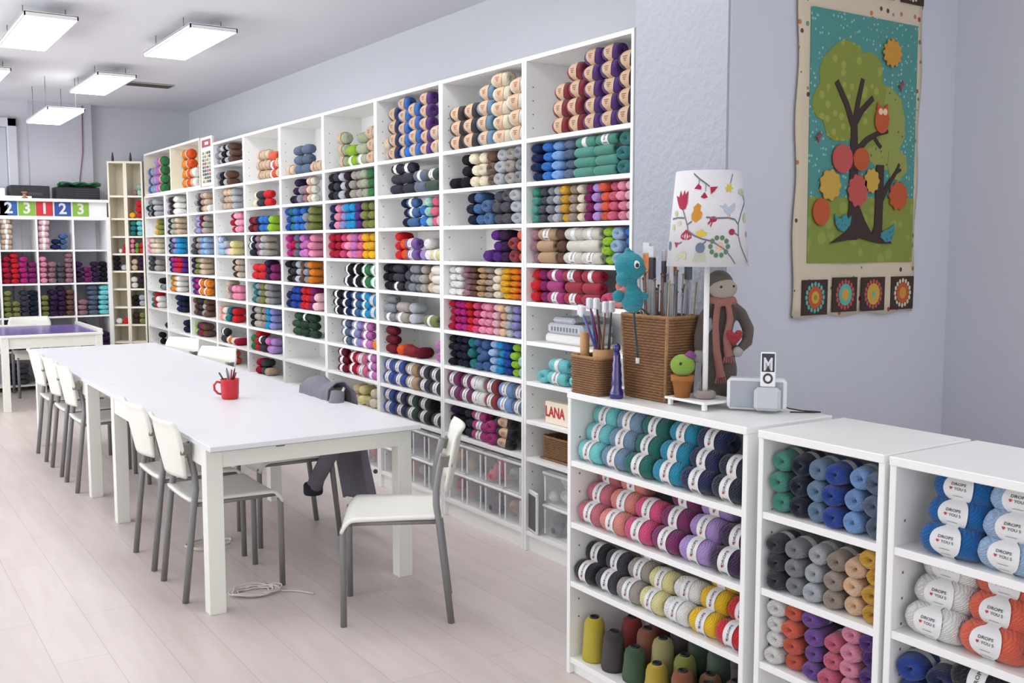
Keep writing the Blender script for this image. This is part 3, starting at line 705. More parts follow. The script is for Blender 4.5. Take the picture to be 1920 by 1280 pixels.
# ------------------------------------------------------------------ chairs
def make_chair():
    t = thing('chair', '', 'chair')
    # seat: slightly dished sheet rolling down at the front edge
    def seat(u, v):
        x = -0.185 + 0.405 * v; wd = 0.175 + 0.03 * v
        y = (u - .5) * 2 * wd; z = 0.425 - 0.006 * (1 - (2 * u - 1) ** 2)
        if v > .86: q = (v - .86) / .14; z -= 0.045 * q * q; x -= 0.012 * q
        if v < .08: z += 0.004
        return (x, y, z)
    b = MB(); b.grid(seat, 10, 26, CHAIRW, True, 0.013); b.obj('seat', t)
    # backrest: curved shell, wide at the shoulders, tapering down, hollow towards the sitter
    def back(u, v):
        s = 2 * u - 1; z = 0.530 + 0.245 * v
        wd = 0.158 + 0.042 * min(1, v / .55) - 0.022 * max(0, (v - .75) / .25)
        x = -0.185 - 0.045 * v - 0.030 * (1 - s * s) + (0.0 if v < .9 else -.012 * (v - .9) / .1)
        return (x, s * wd, z)
    b = MB(); b.grid(back, 16, 14, CHAIRW, True, 0.012)
    o = b.obj('backrest', t)
    for s in (-1, 1):
        b = MB(); b.tube([(0.205, s * .178, 0.398), (0.208, s * .178, 0.38), (0.21, s * .178, 0.0)], 0.0130, STEEL, 10); b.obj('leg', t)
        b = MB(); b.tube([(-0.215, s * .172, 0.0), (-0.170, s * .174, 0.40), (-0.158, s * .170, 0.48), (-0.158, s * .158, 0.54), (-0.172, s * .150, 0.62), (-0.188, s * .150, 0.68)], 0.0140, STEEL, 10); b.obj('leg', t)
        b = MB(); b.box(-0.222, -0.176, s * .187 - .010, s * .187 + .006, 0.635, 0.680, CLIP, 0.003); b.obj('clip', t)
    b = MB()
    for s in (-1, 1): b.tube([(-0.182, s * .168, 0.412), (0.19, s * .168, 0.412)], 0.009, STEEL, 8)
    b.tube([(-0.165, -.168, 0.412), (-0.165, .168, 0.412)], 0.008, STEEL, 8); b.tube([(0.17, -.168, 0.412), (0.17, .168, 0.412)], 0.008, STEEL, 8)
    b.obj('seat_frame', t)
    return t
ch = make_chair()
CH = [((1.36, 4.39), 0, 'white chair on the left side of the foreground table, nearest the camera'),
      ((1.36, 4.90), 0, 'white chair on the left side of the foreground table, second from the camera'),
      ((1.355, 6.68), 0, 'white chair left of the far work table, nearest of its three'),
      ((1.355, 7.20), 0, 'white chair left of the far work table, middle of its three'),
      ((1.35, 7.76), 0, 'white chair left of the far work table, farthest of its three'),
      ((1.86, 3.66), 151.5, 'white chair standing free at the near end of the table'),
      ((1.895, 4.97), 178, 'white chair on the right of the foreground table under the jacket'),
      ((2.02, 7.98), 203, 'white chair on the bookcase side of the far table, farther of two'),
      ((2.02, 7.10), 203, 'white chair on the bookcase side of the far table, nearer of two'),
      ((1.60, 11.14), -90, 'white chair behind the purple-topped table, its back against the cube shelf')]
for k, ((x, y), rz, lab) in enumerate(CH):
    if k == 0: ch.location = (x, y, 0); ch.rotation_euler = (0, 0, R(rz)); ch['label'] = lab; ch['group'] = 'white chairs with grey legs'
    else: clone(ch, (x, y, 0), R(rz), lab, 'white chairs with grey legs')

# jacket over the chair back
JK = mat('jacket_cloth', '7A7682', 0.9, bump=(120, 0.4), vary=0.12, vscale=14)
t = thing('jacket', 'dark grey jacket draped over the chair back, reaching almost to the floor', 'jacket', (2.10, 4.86, 0))
def drape(u, v):
    # v: 0 lower front hem (inner side), over the chair top, 1 hem behind
    pts = [(-.085, .50), (-.06, .64), (-.05, .755), (-.01, .785), (.03, .79), (.065, .745), (.085, .55), (.12, .32), (.14, .15)]
    s = v * (len(pts) - 1); i = min(int(s), len(pts) - 2); q = s - i
    x = pts[i][0] * (1 - q) + pts[i + 1][0] * q; z = pts[i][1] * (1 - q) + pts[i + 1][1] * q
    wd = .185 + .08 * max(0, (v - .5)) ; y = (u - .5) * 2 * wd + .11 - .22 * max(0, v - .45)
    f = math.sin(u * 17 + v * 3) * .5 + math.sin(u * 31 - v * 5) * .28
    x += f * .018 * (0.3 + max(0, v - .4) * 1.8); z += math.sin(u * 9 + 1) * .012 - (0.05 * abs(u - .5) if v > .8 else 0)
    return (x, y, z)
b = MB(); b.grid(drape, 46, 40, JK, True, 0.006); b.obj('body', t)
b = MB(); b.tube([(-.02, -.12, .76), (-.06, -.16, .62), (-.065, -.15, .48), (-.085, -.08, .38), (-.10, -.02, .30), (-.105, .01, .245)], [.035, .047, .045, .042, .04, .043], JK, 12)
b.obj('sleeve', t)
b = MB(); b.lathe([(.046, 0), (.05, .01), (.05, .05), (.044, .06)], mat('jacket_cuff', '2E2C34', .9), 14, (-.107, .015, .215)); b.obj('cuff', t)
b = MB()
for z in (.22, .36, .50): b.ball((.135 - (z > .3) * .02, -.265, z), (.012, .012, .012), mat('jacket_button', '4A4650', .4), 10, 6)
b.obj('button', t)

# floor cables
CAB = mat('cable_white', 'D6D0C8', 0.5)
b = MB(); pts = []
for i in range(150):
    a = i * .26; rr = .055 + .012 * math.sin(i * .7) + .0002 * i; pts.append((rr * 1.25 * math.cos(a), rr * math.sin(a) * .9, .005 + .006 * (i / 34) * .5 + .003 * math.sin(i * 1.3)))
pts += [(.10 + .02 * k, -.03 - .01 * k + .02 * math.sin(k * .5), .006) for k in range(1, 8)]
b.tube(pts, .0035, CAB, 6)
tag(b.obj('coiled_cable', None, (1.43, 4.18, 0), R(-15)), 'white cable lying coiled on the floor under the foreground table', 'cable')
b = MB(); pts = [(.11 * math.cos(a * .2) * (1 + .1 * math.sin(a)), .09 * math.sin(a * .2), .006 + .001 * a * .2) for a in range(60)]
b.tube(pts, .0035, CAB, 6); b.tube([(-.03, .02, .01), (.0, .03, .2), (.05, .05, .38), (.09, .06, .60)], .0035, CAB, 6)
tag(b.obj('hanging_cable', None, (1.48, 4.98, 0)), 'white cable hanging from the table to a loop on the floor behind the chairs', 'cable')

# red mug with pens
t = thing('mug', 'red mug full of pens on the foreground table', 'mug', (1.655, 5.14, 0.711))
MR = mat('mug_red', 'C4202C', 0.25)
b = MB(); b.lathe([(0, 0), (.038, 0), (.043, .006), (.045, .03), (.047, .098), (.048, .103), (.044, .102), (.041, .03), (.036, .01), (0, .009)], MR, 32); b.obj('body', t)
b = MB(); dr = Vector((-.83, .55, 0)); b.tube([dr * .043 + Vector((0, 0, .082)), dr * .066 + Vector((0, 0, .088)), dr * .082 + Vector((0, 0, .07)), dr * .080 + Vector((0, 0, .045)), dr * .062 + Vector((0, 0, .026)), dr * .042 + Vector((0, 0, .022))], .0062, MR, 10); b.obj('handle', t)
b = MB(); gv, gf = text_polys('TEA', .02)
PENC = [('2C3A3C', 'dark green pen leaning left in the red mug', (-.045, .03)), ('20242A', 'black marker in the middle of the red mug', (-.012, .008)), ('C83048', 'pinkish red pen in the red mug', (.010, -.006)),
        ('D8D8DC', 'white capped pen in the red mug', (.002, .02)), ('A02430', 'dark red pen leaning right in the red mug', (.03, -.012)), ('262A34', 'dark blue pen at the right in the red mug', (.022, -.022)), ('8A8C90', 'grey pen at the back of the red mug', (-.02, -.015))]
for i, (h, lab, (dx, dy)) in enumerate(PENC):
    m = mat('pen_' + 'abcdefg'[i], h, .35); b = MB(); p0 = Vector((-dx * .3, -dy * .3, .012)); p1 = Vector((dx, dy, .135 + .008 * ((i * 3) % 4)))
    b.tube([p0, p0.lerp(p1, .55), p0.lerp(p1, .9), p1], [.004, .0045, .0045, .002 if i % 2 else .0045], m, 8)
    p = p0.lerp(p1, .7); tag(b.obj('pen', None, (1.655, 5.14, .711)), lab, 'pen', 'pens in the red mug')

# ------------------------------------------------------------------ clear storage boxes
PLA = mat('clear_plastic', 'FFFFFF', 0.12, alpha=0.2); LID = mat('clear_lid', 'FAFBFC', 0.25, alpha=0.8)
def storage_box(x, y, z, d, wd, h, label, content, clabel, group='clear storage boxes on the bottom shelves'):
    t = thing('storage_box', label, 'box', (x, y, z), 0, group)
    b = MB(); k = .012; th = .003
    def ring(z_, g): return [(k - g, k - g, z_), (d - k + g, k - g, z_), (d - k + g, wd - k + g, z_), (k - g, wd - k + g, z_)]
    o = ring(0, 0) + ring(h - .02, .008)
    b.add(o, [(3, 2, 1, 0), (0, 1, 5, 4), (1, 2, 6, 5), (2, 3, 7, 6), (3, 0, 4, 7)], PLA)
    b.box(0.001, 0.006, .02, .028, .01, h - .03, LID); b.box(0.001, 0.006, wd - .028, wd - .02, .01, h - .03, LID)
    b.obj('body', t)
    b = MB(); b.box(0, d, 0, wd, h - .022, h - .008, LID, .004); b.box(.02, d - .02, .02, wd - .02, h - .008, h - .003, LID, .002); b.obj('lid', t)
    if content:
        rnd = random.Random(hash(label) % 1000 if False else len(label) * 7 + int(y * 100))
        b = MB()
        for q in range(10):
            cx = rnd.uniform(.035, d - .08); cy = rnd.uniform(.05, wd - .05); r = rnd.uniform(.028, .036)
            b.ball((cx, cy, .004 + r + (q // 4) * .045), (r, r, r * .9), YARN, 12, 8)
        c = b.obj('bagged_yarn', None, (x, y, z)); c.color = (*rgb(content), 1); tag(c, clabel, 'yarn', 'contents of the clear boxes')
bw = .185
CC = ['8A9A8C', 'B05060', 'D06878', 'A88C80', '4A4C58', '6A5A70', 'C8A070', '3E4A6A']
CN = ['grey green', 'dark pink', 'rose', 'light brown', 'charcoal', 'dusky violet', 'ochre', 'dusky blue']
ORD2 = ['rightmost', 'second from right', 'third from right', 'leftmost']
for i in (1, 2, 3):
    for layer in (0, 1):
        for k in range(4):
            y = uy(i) + .026 + k * (bw + .003); q = (i * 3 + layer * 5 + k * 2) % 8
            if i == 3 and k > 2: continue
            storage_box(XT + .012, y, LV[0] + .001 + layer * .166, .25, bw, .164, f"{'upper' if layer else 'lower'} clear box, {ORD2[k]} on bottom shelf of {TALLN[i]}", CC[q],
                        f"{CN[q]} bundle in {'upper' if layer else 'lower'} clear box, {ORD2[k]}, {TALLN[i]}")
storage_box(2.785, 3.67, LV[0] + .001, .24, .27, .16, 'lower clear box beside the framed card on the nearest tall bookcase', '70757C', 'grey bundle in the lower clear box beside the framed card')
storage_box(2.785, 3.67, LV[0] + .163, .24, .27, .16, 'upper clear box of the pair beside the framed card', 'C9CCCE', 'pale grey bundle in the upper clear box beside the framed card')
t = thing('framed_card', 'dark card in a clear white-edged holder leaning on the bottom shelf', 'frame', (2.765, 4.0, LV[0] + .002), R(-14))
b = MB(); b.box(0, .012, -.07, .07, 0, .205, LID, .003); b.obj('holder', t)
b = MB(); b.box(-.002, .0, -.055, .055, .015, .185, mat('card_dark', '57575A', .6)); b.obj('card', t)

# things on the nearest tall bookcase
PK = mat('zip_pack_grey', 'B9BEC6', .3, bump=(25, .5)); PKW = mat('zip_pack_white', 'DDDCD8', .35, bump=(25, .4))
for k, (y, z, wd, hh, m, lab) in enumerate(((3.64, .0, .29, .045, PKW, 'bottom white packet in the pile on the nearest tall bookcase'), (3.64, .046, .27, .05, PK, 'middle grey packet with printed band in the pile'), (3.70, .097, .17, .028, PK, 'small grey packet on top of the pile'))):
    b = MB(); b.box(0, .19, 0, wd, 0, hh, m, .012)
    if k == 1:
        for q in range(9): b.box(-.0006, .0, .03 + q * .024, .044 + q * .024, .014, .034, mat('packet_print', '70757F', .6))
    tag(b.obj('yarn_packet', None, (2.79, y, LV[4] + .001 + z)), lab, 'packet', 'packets on the nearest tall bookcase')
t = thing('sign_box', 'cream box sign with red LANA lettering in the nearest tall bookcase', 'sign', (2.785, 3.70, LV[2] + .001))
b = MB(); b.box(0, .05, 0, .215, 0, .105, mat('sign_cream', 'E9DFC8', .6), .003); b.obj('box', t)
gv, gf = text_polys('LANA', .062, .002); b = MB(); b.add([(-.0012, .135 - u * .95, .055 + v * 1.1) for u, v in gv], [tuple(f) for f in gf], REDINK); tag(b.obj('lettering', t), 'red capital letters LANA')

# ------------------------------------------------------------------ wicker baskets
WK = mat('wicker_brown', '85603F', .7, bump=(70, .5), vary=.28, vscale=30); WKD = mat('wicker_post', 'A07A50', .7, bump=(70, .5), vary=.2, vscale=30)
def wicker(name, label, cx, cy, z, hx, hy, h, flare, rows, m=WK, rz=0, posts=True, vertical=False):
    t = thing(name, label, 'basket', (cx, cy, z), rz)
    b = MB(); n = 56
    def rr(a, X, Y):          # rounded rectangle
        c, s = math.cos(a), math.sin(a); p = 9
        k = (abs(c) ** p + abs(s) ** p) ** (-1 / p); return X * k * c, Y * k * s
    for j in range(rows):
        f = (j + .5) / rows; X = hx * (1 + flare * f); Y = hy * (1 + flare * f); zz = h * f; pts = []
        for k in range(n + 1):
            a = 2 * math.pi * k / n; w_ = .0016 * (1 if (k + j) % 2 else -1)
            x, y = rr(a, X + w_, Y + w_); pts.append((x, y, zz))
        b.tube(pts, h / rows * .56, m, 5, caps=False)
    X0, Y0 = hx - .006, hy - .006
    # inner lining so the weave is closed
    vs = []; 
    for f in (0, 1):
        for k in range(n): vs.append((*rr(2 * math.pi * k / n, X0 * (1 + flare * f), Y0 * (1 + flare * f)), h * f + .002))
    b.add(vs, [(k, (k + 1) % n, n + (k + 1) % n, n + k) for k in range(n)] + [tuple(reversed(range(n)))], m)
    b.obj('woven_body', t)
    b = MB(); pts = [(*rr(2 * math.pi * k / n, hx * (1 + flare), hy * (1 + flare)), h + (.0015 if k % 2 else -.0005)) for k in range(n + 1)]
    b.tube(pts, .0052, WKD, 8, caps=False); b.obj('rim', t)
    if posts:
        for sx in (-1, 1):
            for sy in (-1, 1):
                x0, y0 = rr(math.atan2(sy * 1, sx * 1), hx, hy); b = MB(); b.tube([(x0, y0, .004), (x0 * (1 + flare), y0 * (1 + flare), h)], .0062, WKD, 8); b.obj('corner_post', t)
    return t
wicker('wicker_basket', 'tall brown wicker basket full of knitting needles beside the lamp', 2.230, 2.492, 1.001, .060, .103, .272, .16, 30)
wicker('wicker_basket', 'small brown wicker basket at the left end of the low bookcase', 2.122, 2.690, 1.001, .046, .074, .125, .04, 16, posts=False)
wicker('wicker_basket', 'little brown wicker basket inside the nearest tall bookcase', 2.88, 3.86, LV[1] + .012, .07, .10, .10, .10, 11)
b = MB(); b.box(-.085, .085, -.115, .115, 0, .010, WK, .004); tag(b.obj('wicker_tray', None, (2.88, 3.86, LV[1] + .001)), 'flat brown wicker tray under the little basket in the bookcase', 'tray')

# knitting needles standing in the tall basket
NC = [('9AA0A4', 'steel grey'), ('B09A78', 'bamboo'), ('74787E', 'dark grey'), ('6E4A40', 'brown')]
rn = random.Random(5)
NPOS = ['at the far left', 'left of centre', 'in the middle', 'right of centre', 'at the right']
for k in range(52):
    c, cn = NC[(k * 5 + k // 4) % 4]; m = mat('needle_' + cn.replace(' ', '_'), c, .35, metal=.5 if 'grey' in cn else 0)
    fx = rn.uniform(-.045, .05); fy = rn.uniform(-.095, .09); ln = rn.uniform(.34, .42); lx = fx * 1.3 + rn.uniform(-.008, .008); ly = fy * 1.25 + rn.uniform(-.02, .02)
    b = MB(); b.tube([(fx, fy, .01), (lx, ly, ln)], .0027, m, 6); b.ball((lx, ly, ln), (.005, .005, .004), m, 8, 6)
    pos = NPOS[max(0, min(4, int((.1 - fy) / .2 * 5)))]
    tag(b.obj('knitting_needle', None, (2.230, 2.492, 1.003)), f'thin {cn} knitting needle standing {pos} of the tall wicker basket', 'knitting needle', f'{cn} needles {pos} in the tall basket')
TUBE = mat('clear_sleeve', 'C9CED6', .15, alpha=.38)
HD = [('C77A48', 'orange'), ('22242E', 'black'), ('C77A48', 'orange'), ('3A3E4C', 'dark grey'), ('22242E', 'black'), ('B86E44', 'orange'), ('E4E4E8', 'white'), ('5E6070', 'grey')]
for k, (h_, cn) in enumerate(HD):
    fy = .095 - k * .025; fx = (-.035, .02, -.01, .035)[k % 4]; tp = .475 + .012 * (k % 3)
    t = thing('needle_packet', f"clear packet of needles with {cn} header, {ORD[k]} from the left in the tall basket", 'needle packet', (2.230 + fx * 1.1, 2.492 + fy * 1.15, 1.004), R(-30 + 8 * (k % 3)), 'needle packets in the tall basket')
    b = MB(); b.box(-.004, .004, -.022, .022, .01, tp, TUBE, .002); b.obj('sleeve', t)
    b = MB(); b.box(-.0048, .0048, -.0225, .0225, tp - .10, tp - .03, mat('header_' + cn, h_, .5), .001); b.obj('header', t)
    b = MB(); b.box(-.0048, .0048, -.0225, .0225, tp - .028, tp + .006, mat('header_white', 'CFD0D4', .4), .001); b.obj('hang_tab', t)
    b = MB(); b.tube([(0, -.007, .015), (0, -.007, tp - .09)], .002, MATS['needle_steel_grey'], 6); b.tube([(0, .007, .015), (0, .007, tp - .09)], .002, MATS['needle_steel_grey'], 6); b.obj('needle', t)
# small basket: kraft cup, wooden cylinder, bundles of thin needles with white tags
KR = mat('kraft_card', 'B48D5E', .75, vary=.08)
b = MB(); b.lathe([(0, 0), (.034, 0), (.036, .15), (.034, .15), (.032, .004), (0, .004)], KR, 24); tag(b.obj('cardboard_cup', None, (2.128, 2.655, 1.004)), 'brown cardboard cup standing in the small wicker basket', 'cup')
b = MB(); b.lathe([(0, 0), (.016, 0), (.016, .196), (.013, .20), (0, .20)], mat('light_wood', 'C29260', .5, vary=.12, vscale=20), 18); o = tag(b.obj('wooden_rod', None, (2.112, 2.735, 1.004)), 'thick light wooden rod in the left of the small wicker basket', 'rod'); o.rotation_euler = (R(-3), R(2), 0)
TG = mat('tag_white', 'DADCE2', .4)
SC = [('2C7FB0', 'blue'), ('2C7FB0', 'bright blue'), ('5C4C98', 'violet'), ('8E2A5E', 'magenta'), ('743048', 'wine red'), ('6A5A58', 'brown grey'), ('6A3A3A', 'reddish brown'), ('7A7478', 'grey'), ('4A3C40', 'dark brown'), ('8A6A5A', 'copper')]
for k, (h_, cn) in enumerate(SC):
    m = mat('circular_' + cn.replace(' ', '_'), h_, .35); f = k / 9; bx = .012 * math.cos(k * 2.2); by = .016 * math.sin(k * 2.2)
    tx = bx + .03 * math.sin(k * 1.9) - .006; ty = .115 - .16 * f; tz = .285 + .015 * math.sin(k * 2.4)
    if k == 0: ty += .02; tz -= .015
    t = thing('needle_bundle', f'{cn} circular needles tied with a white tag in the small basket cup', 'knitting needle', (2.128, 2.655, 1.008), 0, 'tagged needle bundles in the small basket')
    b = MB()
    for q in (-.004, 0, .004): b.tube([(bx + q, by + q, .01), ((bx + tx) / 2 + q, (by * .6 + ty * .4), tz * .55), (tx + q, ty + q, tz)], .0021, m, 6)
    b.obj('needle', t)
    b = MB(); b.box(tx - .010, tx + .010, ty - .010, ty + .010, tz - .02, tz + .018, TG, .004); b.obj('tag', t)

# blue bottle
GL = mat('violet_glass', '2C2270', .12, spec=.8, vary=.25, vscale=60); 
t = thing('bottle', 'slender deep violet-blue bottle between the two wicker baskets', 'bottle', (2.108, 2.560, 1.001))
b = MB(); b.lathe([(0, 0), (.021, 0), (.0235, .006), (.0225, .02), (.017, .035), (.019, .05), (.0165, .062), (.0175, .08), (.0145, .094), (.0155, .11), (.012, .125), (.0125, .14), (.0095, .152), (0, .152)], GL, 24); b.obj('body', t)
b = MB(); b.lathe([(.0, .152), (.008, .153), (.0125, .162), (.012, .172), (.006, .180), (0, .181)], GL, 18); b.obj('stopper', t)

# ------------------------------------------------------------------ lamp
t = thing('table_lamp', 'white table lamp with a flower-embroidered shade on the low bookcase', 'lamp', (0, 0, 0))
b = MB(); b.box(2.150, 2.300, 2.195, 2.375, 1.020, 1.028, WHITE, .002); b.obj('base_plate', t)
for fx in (2.156, 2.280):
    for fy in (2.202, 2.352): b = MB(); b.box(fx, fx + .014, fy, fy + .014, 1.001, 1.020, WHITE, .002); b.obj('foot', t)
LX, LY = 2.216, 2.262
b = MB(); b.lathe([(.0085, 1.028), (.0085, 1.50)], WHITE, 16, (LX, LY, 0)); b.obj('pole', t)
SH = mat('shade_linen', 'D9D8DA', .8, bump=(300, .15)); z0s, z1s, r0s, r1s = 1.437, 1.722, .1245, .0985
t2 = MB(); nS = 64
def cone(ph, z, off=0.0):
    f = (z - z0s) / (z1s - z0s); r = r0s + (r1s - r0s) * f + off
    return (LX + r * math.cos(ph), LY + r * math.sin(ph), z)
vs = [cone(2 * math.pi * k / nS, z, o) for z, o in ((z0s, 0), (z1s, 0), (z1s, -.002), (z0s, -.002)) for k in range(nS)]
t2.add(vs, [(j * nS + k, j * nS + (k + 1) % nS, ((j + 1) % 4) * nS + (k + 1) % nS, ((j + 1) % 4) * nS + k) for j in range(4) for k in range(nS)], SH, True)
PH0 = math.atan2(-LY, -LX)          # the side turned to the room
def onshade(x, y):                  # x -1..1 across the seen side, y 0 (top) .. 1 (bottom)
    a = math.asin(max(-.985, min(.985, x))); return cone(PH0 + a, z1s + (z0s - z1s) * y, .0012)
def stitch_line(pts, wd, m):
    P = [(Vector((p[0], p[1]))) for p in pts]
    fine = []
    for i in range(len(P) - 1):
        for q in range(5): fine.append(P[i].lerp(P[i + 1], q / 5))
    fine.append(P[-1]); vs = []
    for i, p in enumerate(fine):
        d = (fine[min(i + 1, len(fine) - 1)] - fine[max(i - 1, 0)]).normalized(); nn = Vector((-d.y, d.x)) * wd
        vs += [onshade(p.x + nn.x, p.y + nn.y), onshade(p.x - nn.x, p.y - nn.y)]
    t2.add(vs, [(2 * i, 2 * i + 1, 2 * i + 3, 2 * i + 2) for i in range(len(fine) - 1)], m)
def C3(x, y): f = (y - 150) / 980; return ((x - (552 + 33 * f)) / (352 + 108 * f), f)
def patch(poly, m): 
    q = [C3(*p) for p in poly]; cx = sum(p[0] for p in q) / len(q); cy = sum(p[1] for p in q) / len(q)
    vs = [onshade(cx, cy)] + [onshade(*p) for p in q]; t2.add(vs, [(0, 1 + i, 1 + (i + 1) % len(q)) for i in range(len(q))], m)
def disc(x, y, rx, ry, m, n=14, petals=0, amp=.25):
    patch([(x + rx * (1 + amp * math.cos(petals * a)) * math.cos(a), y + ry * (1 + amp * math.cos(petals * a)) * math.sin(a)) for a in [2 * math.pi * k / (n if not petals else petals * 6) for k in range(n if not petals else petals * 6)]], m)
Mred = mat('stitch_crimson', 'A82048', .8); Mgry = mat('stitch_grey', '6C6E7A', .8); Moch = mat('stitch_ochre', 'C88A30', .8); Myel = mat('stitch_yellow', 'D4B848', .8); Mgrn = mat('stitch_green', '5A7A5C', .8)
Mblu = mat('stitch_blue', '64748C', .8); Mbird = mat('stitch_pale_blue', 'B4BEC8', .8); Mpgr = mat('stitch_pale_green', 'B8BE98', .8)
for L_ in ([(300, 550), (330, 640), (355, 720), (365, 770), (430, 815), (520, 850), (610, 870), (670, 900), (760, 955), (830, 1030), (880, 1100)], [(190, 640), (250, 630), (320, 635)], [(355, 700), (400, 670)],
           [(550, 630), (650, 640), (780, 635), (850, 650), (890, 700), (900, 820), (930, 920), (980, 1020), (1015, 1085)], [(890, 690), (915, 580), (945, 470), (925, 400)], [(945, 470), (975, 570), (990, 700), (1005, 820), (1030, 950)],
           [(840, 780), (900, 815)], [(560, 870), (525, 900)], [(400, 185), (460, 240), (530, 290), (570, 320)], [(530, 290), (530, 370)], [(460, 250), (455, 300)], [(800, 190), (780, 290)], [(300, 880), (260, 900)]):
    stitch_line([C3(*p) for p in L_], .009, Mgry)
patch([(225, 400), (250, 440), (270, 350), (290, 410), (310, 345), (325, 410), (350, 355), (345, 480), (325, 540), (295, 555), (260, 530), (240, 470)], Mred)
patch([(450, 290), (485, 320), (480, 350), (410, 340)], Mred); patch([(520, 375), (555, 430), (515, 442), (480, 425)], Mred); patch([(575, 325), (655, 320), (620, 370), (585, 400)], Mred)
patch([(220, 880), (270, 885), (242, 942)], Mred); disc(826, 778, 26, 26, Mred); disc(625, 650, 30, 24, Mred)
for p in (((600, 665), (570, 700)), ((615, 670), (598, 725))): stitch_line([C3(*q) for q in p], .012, Mred)
for dx in (-50, -28, 0, 28, 50): stitch_line([C3(345, 760), C3(345 + dx, 810), C3(345 + dx * 1.1, 860 - abs(dx) * .6), C3(345 + dx * .5, 850)], .010, Mred)
disc(770, 335, 34, 38, Myel, petals=6); patch([(455, 485), (490, 510), (480, 560), (508, 590), (495, 640), (440, 685), (395, 650), (392, 600), (415, 560), (410, 530)], Moch)
patch([(440, 775), (480, 770), (505, 745), (530, 775), (572, 785), (545, 825), (470, 830)], Myel)
patch([(680, 510), (720, 515), (740, 485), (765, 520), (790, 550), (835, 475), (850, 520), (835, 570), (790, 605), (740, 580), (720, 540)], Mbird); stitch_line([C3(775, 600), C3(775, 635)], .006, Moch); stitch_line([C3(795, 600), C3(797, 635)], .006, Moch)
disc(500, 940, 40, 44, Mblu)
for k in range(8): stitch_line([C3(455 + k * 13, 985), C3(425 + k * 20, 1085)], .006, Mpgr)
disc(705, 925, 38, 40, mat('stitch_peach', 'D8B48A', .8), petals=8)
for k in range(10):
    a = 2 * math.pi * k / 10; disc(700 + 92 * math.cos(a), 925 + 92 * math.sin(a), 19, 21, Mgrn)
patch([(870, 345), (905, 330), (935, 370), (930, 430), (900, 400), (870, 385)], Mpgr); disc(960, 630, 20, 45, Mpgr); disc(228, 585, 14, 24, Mpgr); disc(205, 730, 12, 28, Mpgr); disc(262, 688, 24, 24, mat('stitch_sand', 'CFC0A0', .8), petals=6)
patch([(265, 1010), (300, 985), (350, 980), (350, 1060), (320, 1065), (330, 1010), (280, 1025), (250, 1080)], Mpgr); disc(170, 920, 12, 40, Mblu); disc(990, 800, 14, 26, mat('stitch_pink', 'C89098', .8))
t2.obj('lamp_shade', t)
b = MB(); b.tube([(LX - .09, LY, 1.70), (LX + .09, LY, 1.70)], .002, STEEL, 6); b.tube([(LX, LY - .09, 1.70), (LX, LY + .09, 1.70)], .002, STEEL, 6); b.tube([(LX, LY, 1.50), (LX, LY, 1.70)], .004, STEEL, 6); b.lathe([(.014, 1.5), (.014, 1.56), (0, 1.56)], WHITE, 14, (LX, LY, 0)); b.obj('shade_carrier', t)
# crocheted ring around the pole foot
KM = {k: yarn_mat('knit_' + k, h, kn) for k, h, kn in (('taupe', '6E6258', 130), ('turquoise', '2FA2B4', 75), ('lime', 'A0CC44', 120), ('purple', '9A4A9C', 140), ('skin', 'DCCDBC', 150), ('pink', 'C98074', 150), ('red', 'C21E2C', 150), ('white', 'DCDAD4', 150), ('orange', 'DA8420', 130), ('mushroom', 'B8A8A4', 120), ('darkteal', '1E5A60', 120))}
b = MB(); pts = [(.022 * math.cos(a * math.pi / 14), .022 * math.sin(a * math.pi / 14), .013) for a in range(29)]; b.tube(pts, .0125, KM['mushroom'], 12, caps=False)
tag(b.obj('crochet_ring', None, (LX, LY, 1.0285)), 'pale mushroom crocheted ring around the foot of the lamp pole', 'crochet ring')
# cactus
t = thing('crochet_cactus', 'lime crocheted cactus with purple flower in an orange pot on the lamp base', 'toy', (2.180, 2.325, 1.0285), -YAW)
b = MB(); b.lathe([(0, 0), (.023, 0), (.032, .05), (.036, .05), (.037, .068), (.031, .068), (0, .064)], KM['orange'], 24); b.obj('pot', t)
b = MB(); b.ball((0, 0, .100), (.0385, .0385, .034), KM['lime'], 24, 14); b.obj('cactus_body', t)
b = MB(); b.ball((.022, -.006, .129), (.020, .018, .012), KM['purple'], 16, 8); b.ball((.022, -.006, .137), (.012, .011, .009), KM['purple'], 12, 6); b.obj('flower', t)
b = MB(); b.ball((-.012, -.0345, .108), (.0048, .004, .0048), BLACK, 12, 8); b.obj('eye', t)

# ------------------------------------------------------------------ crocheted doll leaning on the wall
t = thing('crochet_doll', 'brown-grey crocheted doll with pink scarf and red heart standing behind the lamp', 'toy', (2.335, 2.315, 1.001), -YAW)
def doll(b):
    m = WHITE
    b.ball((-.005, 0, .100), (.058, .045, .075), m, 20, 12); b.ball((.0, 0, .175), (.050, .038, .075), m, 20, 12); b.ball((.005, 0, .26), (.036, .030, .06), m, 18, 10)
    b.ball((-.01, .0, .372), (.047, .043, .050), m, 22, 14); b.tube([(0, 0, .28), (-.004, 0, .34)], .024, m, 12)
    b.tube([(.025, 0, .315), (.06, -.005, .285), (.083, -.012, .235), (.076, -.03, .195), (.048, -.045, .172)], [.017, .019, .02, .018, .014], m, 12)
    b.tube([(-.03, 0, .315), (-.058, -.004, .27), (-.072, -.012, .21), (-.076, -.02, .165)], [.017, .018, .018, .014], m, 12)
    b.ball((-.035, -.012, .03), (.03, .036, .032), m, 14, 8); b.ball((.028, -.012, .03), (.03, .036, .032), m, 14, 8); b.ball((-.03, 0, .06), (.033, .03, .03), m, 12, 8); b.ball((.025, 0, .06), (.033, .03, .03), m, 12, 8)
blob(doll, 'body', KM['taupe'], .006, t)
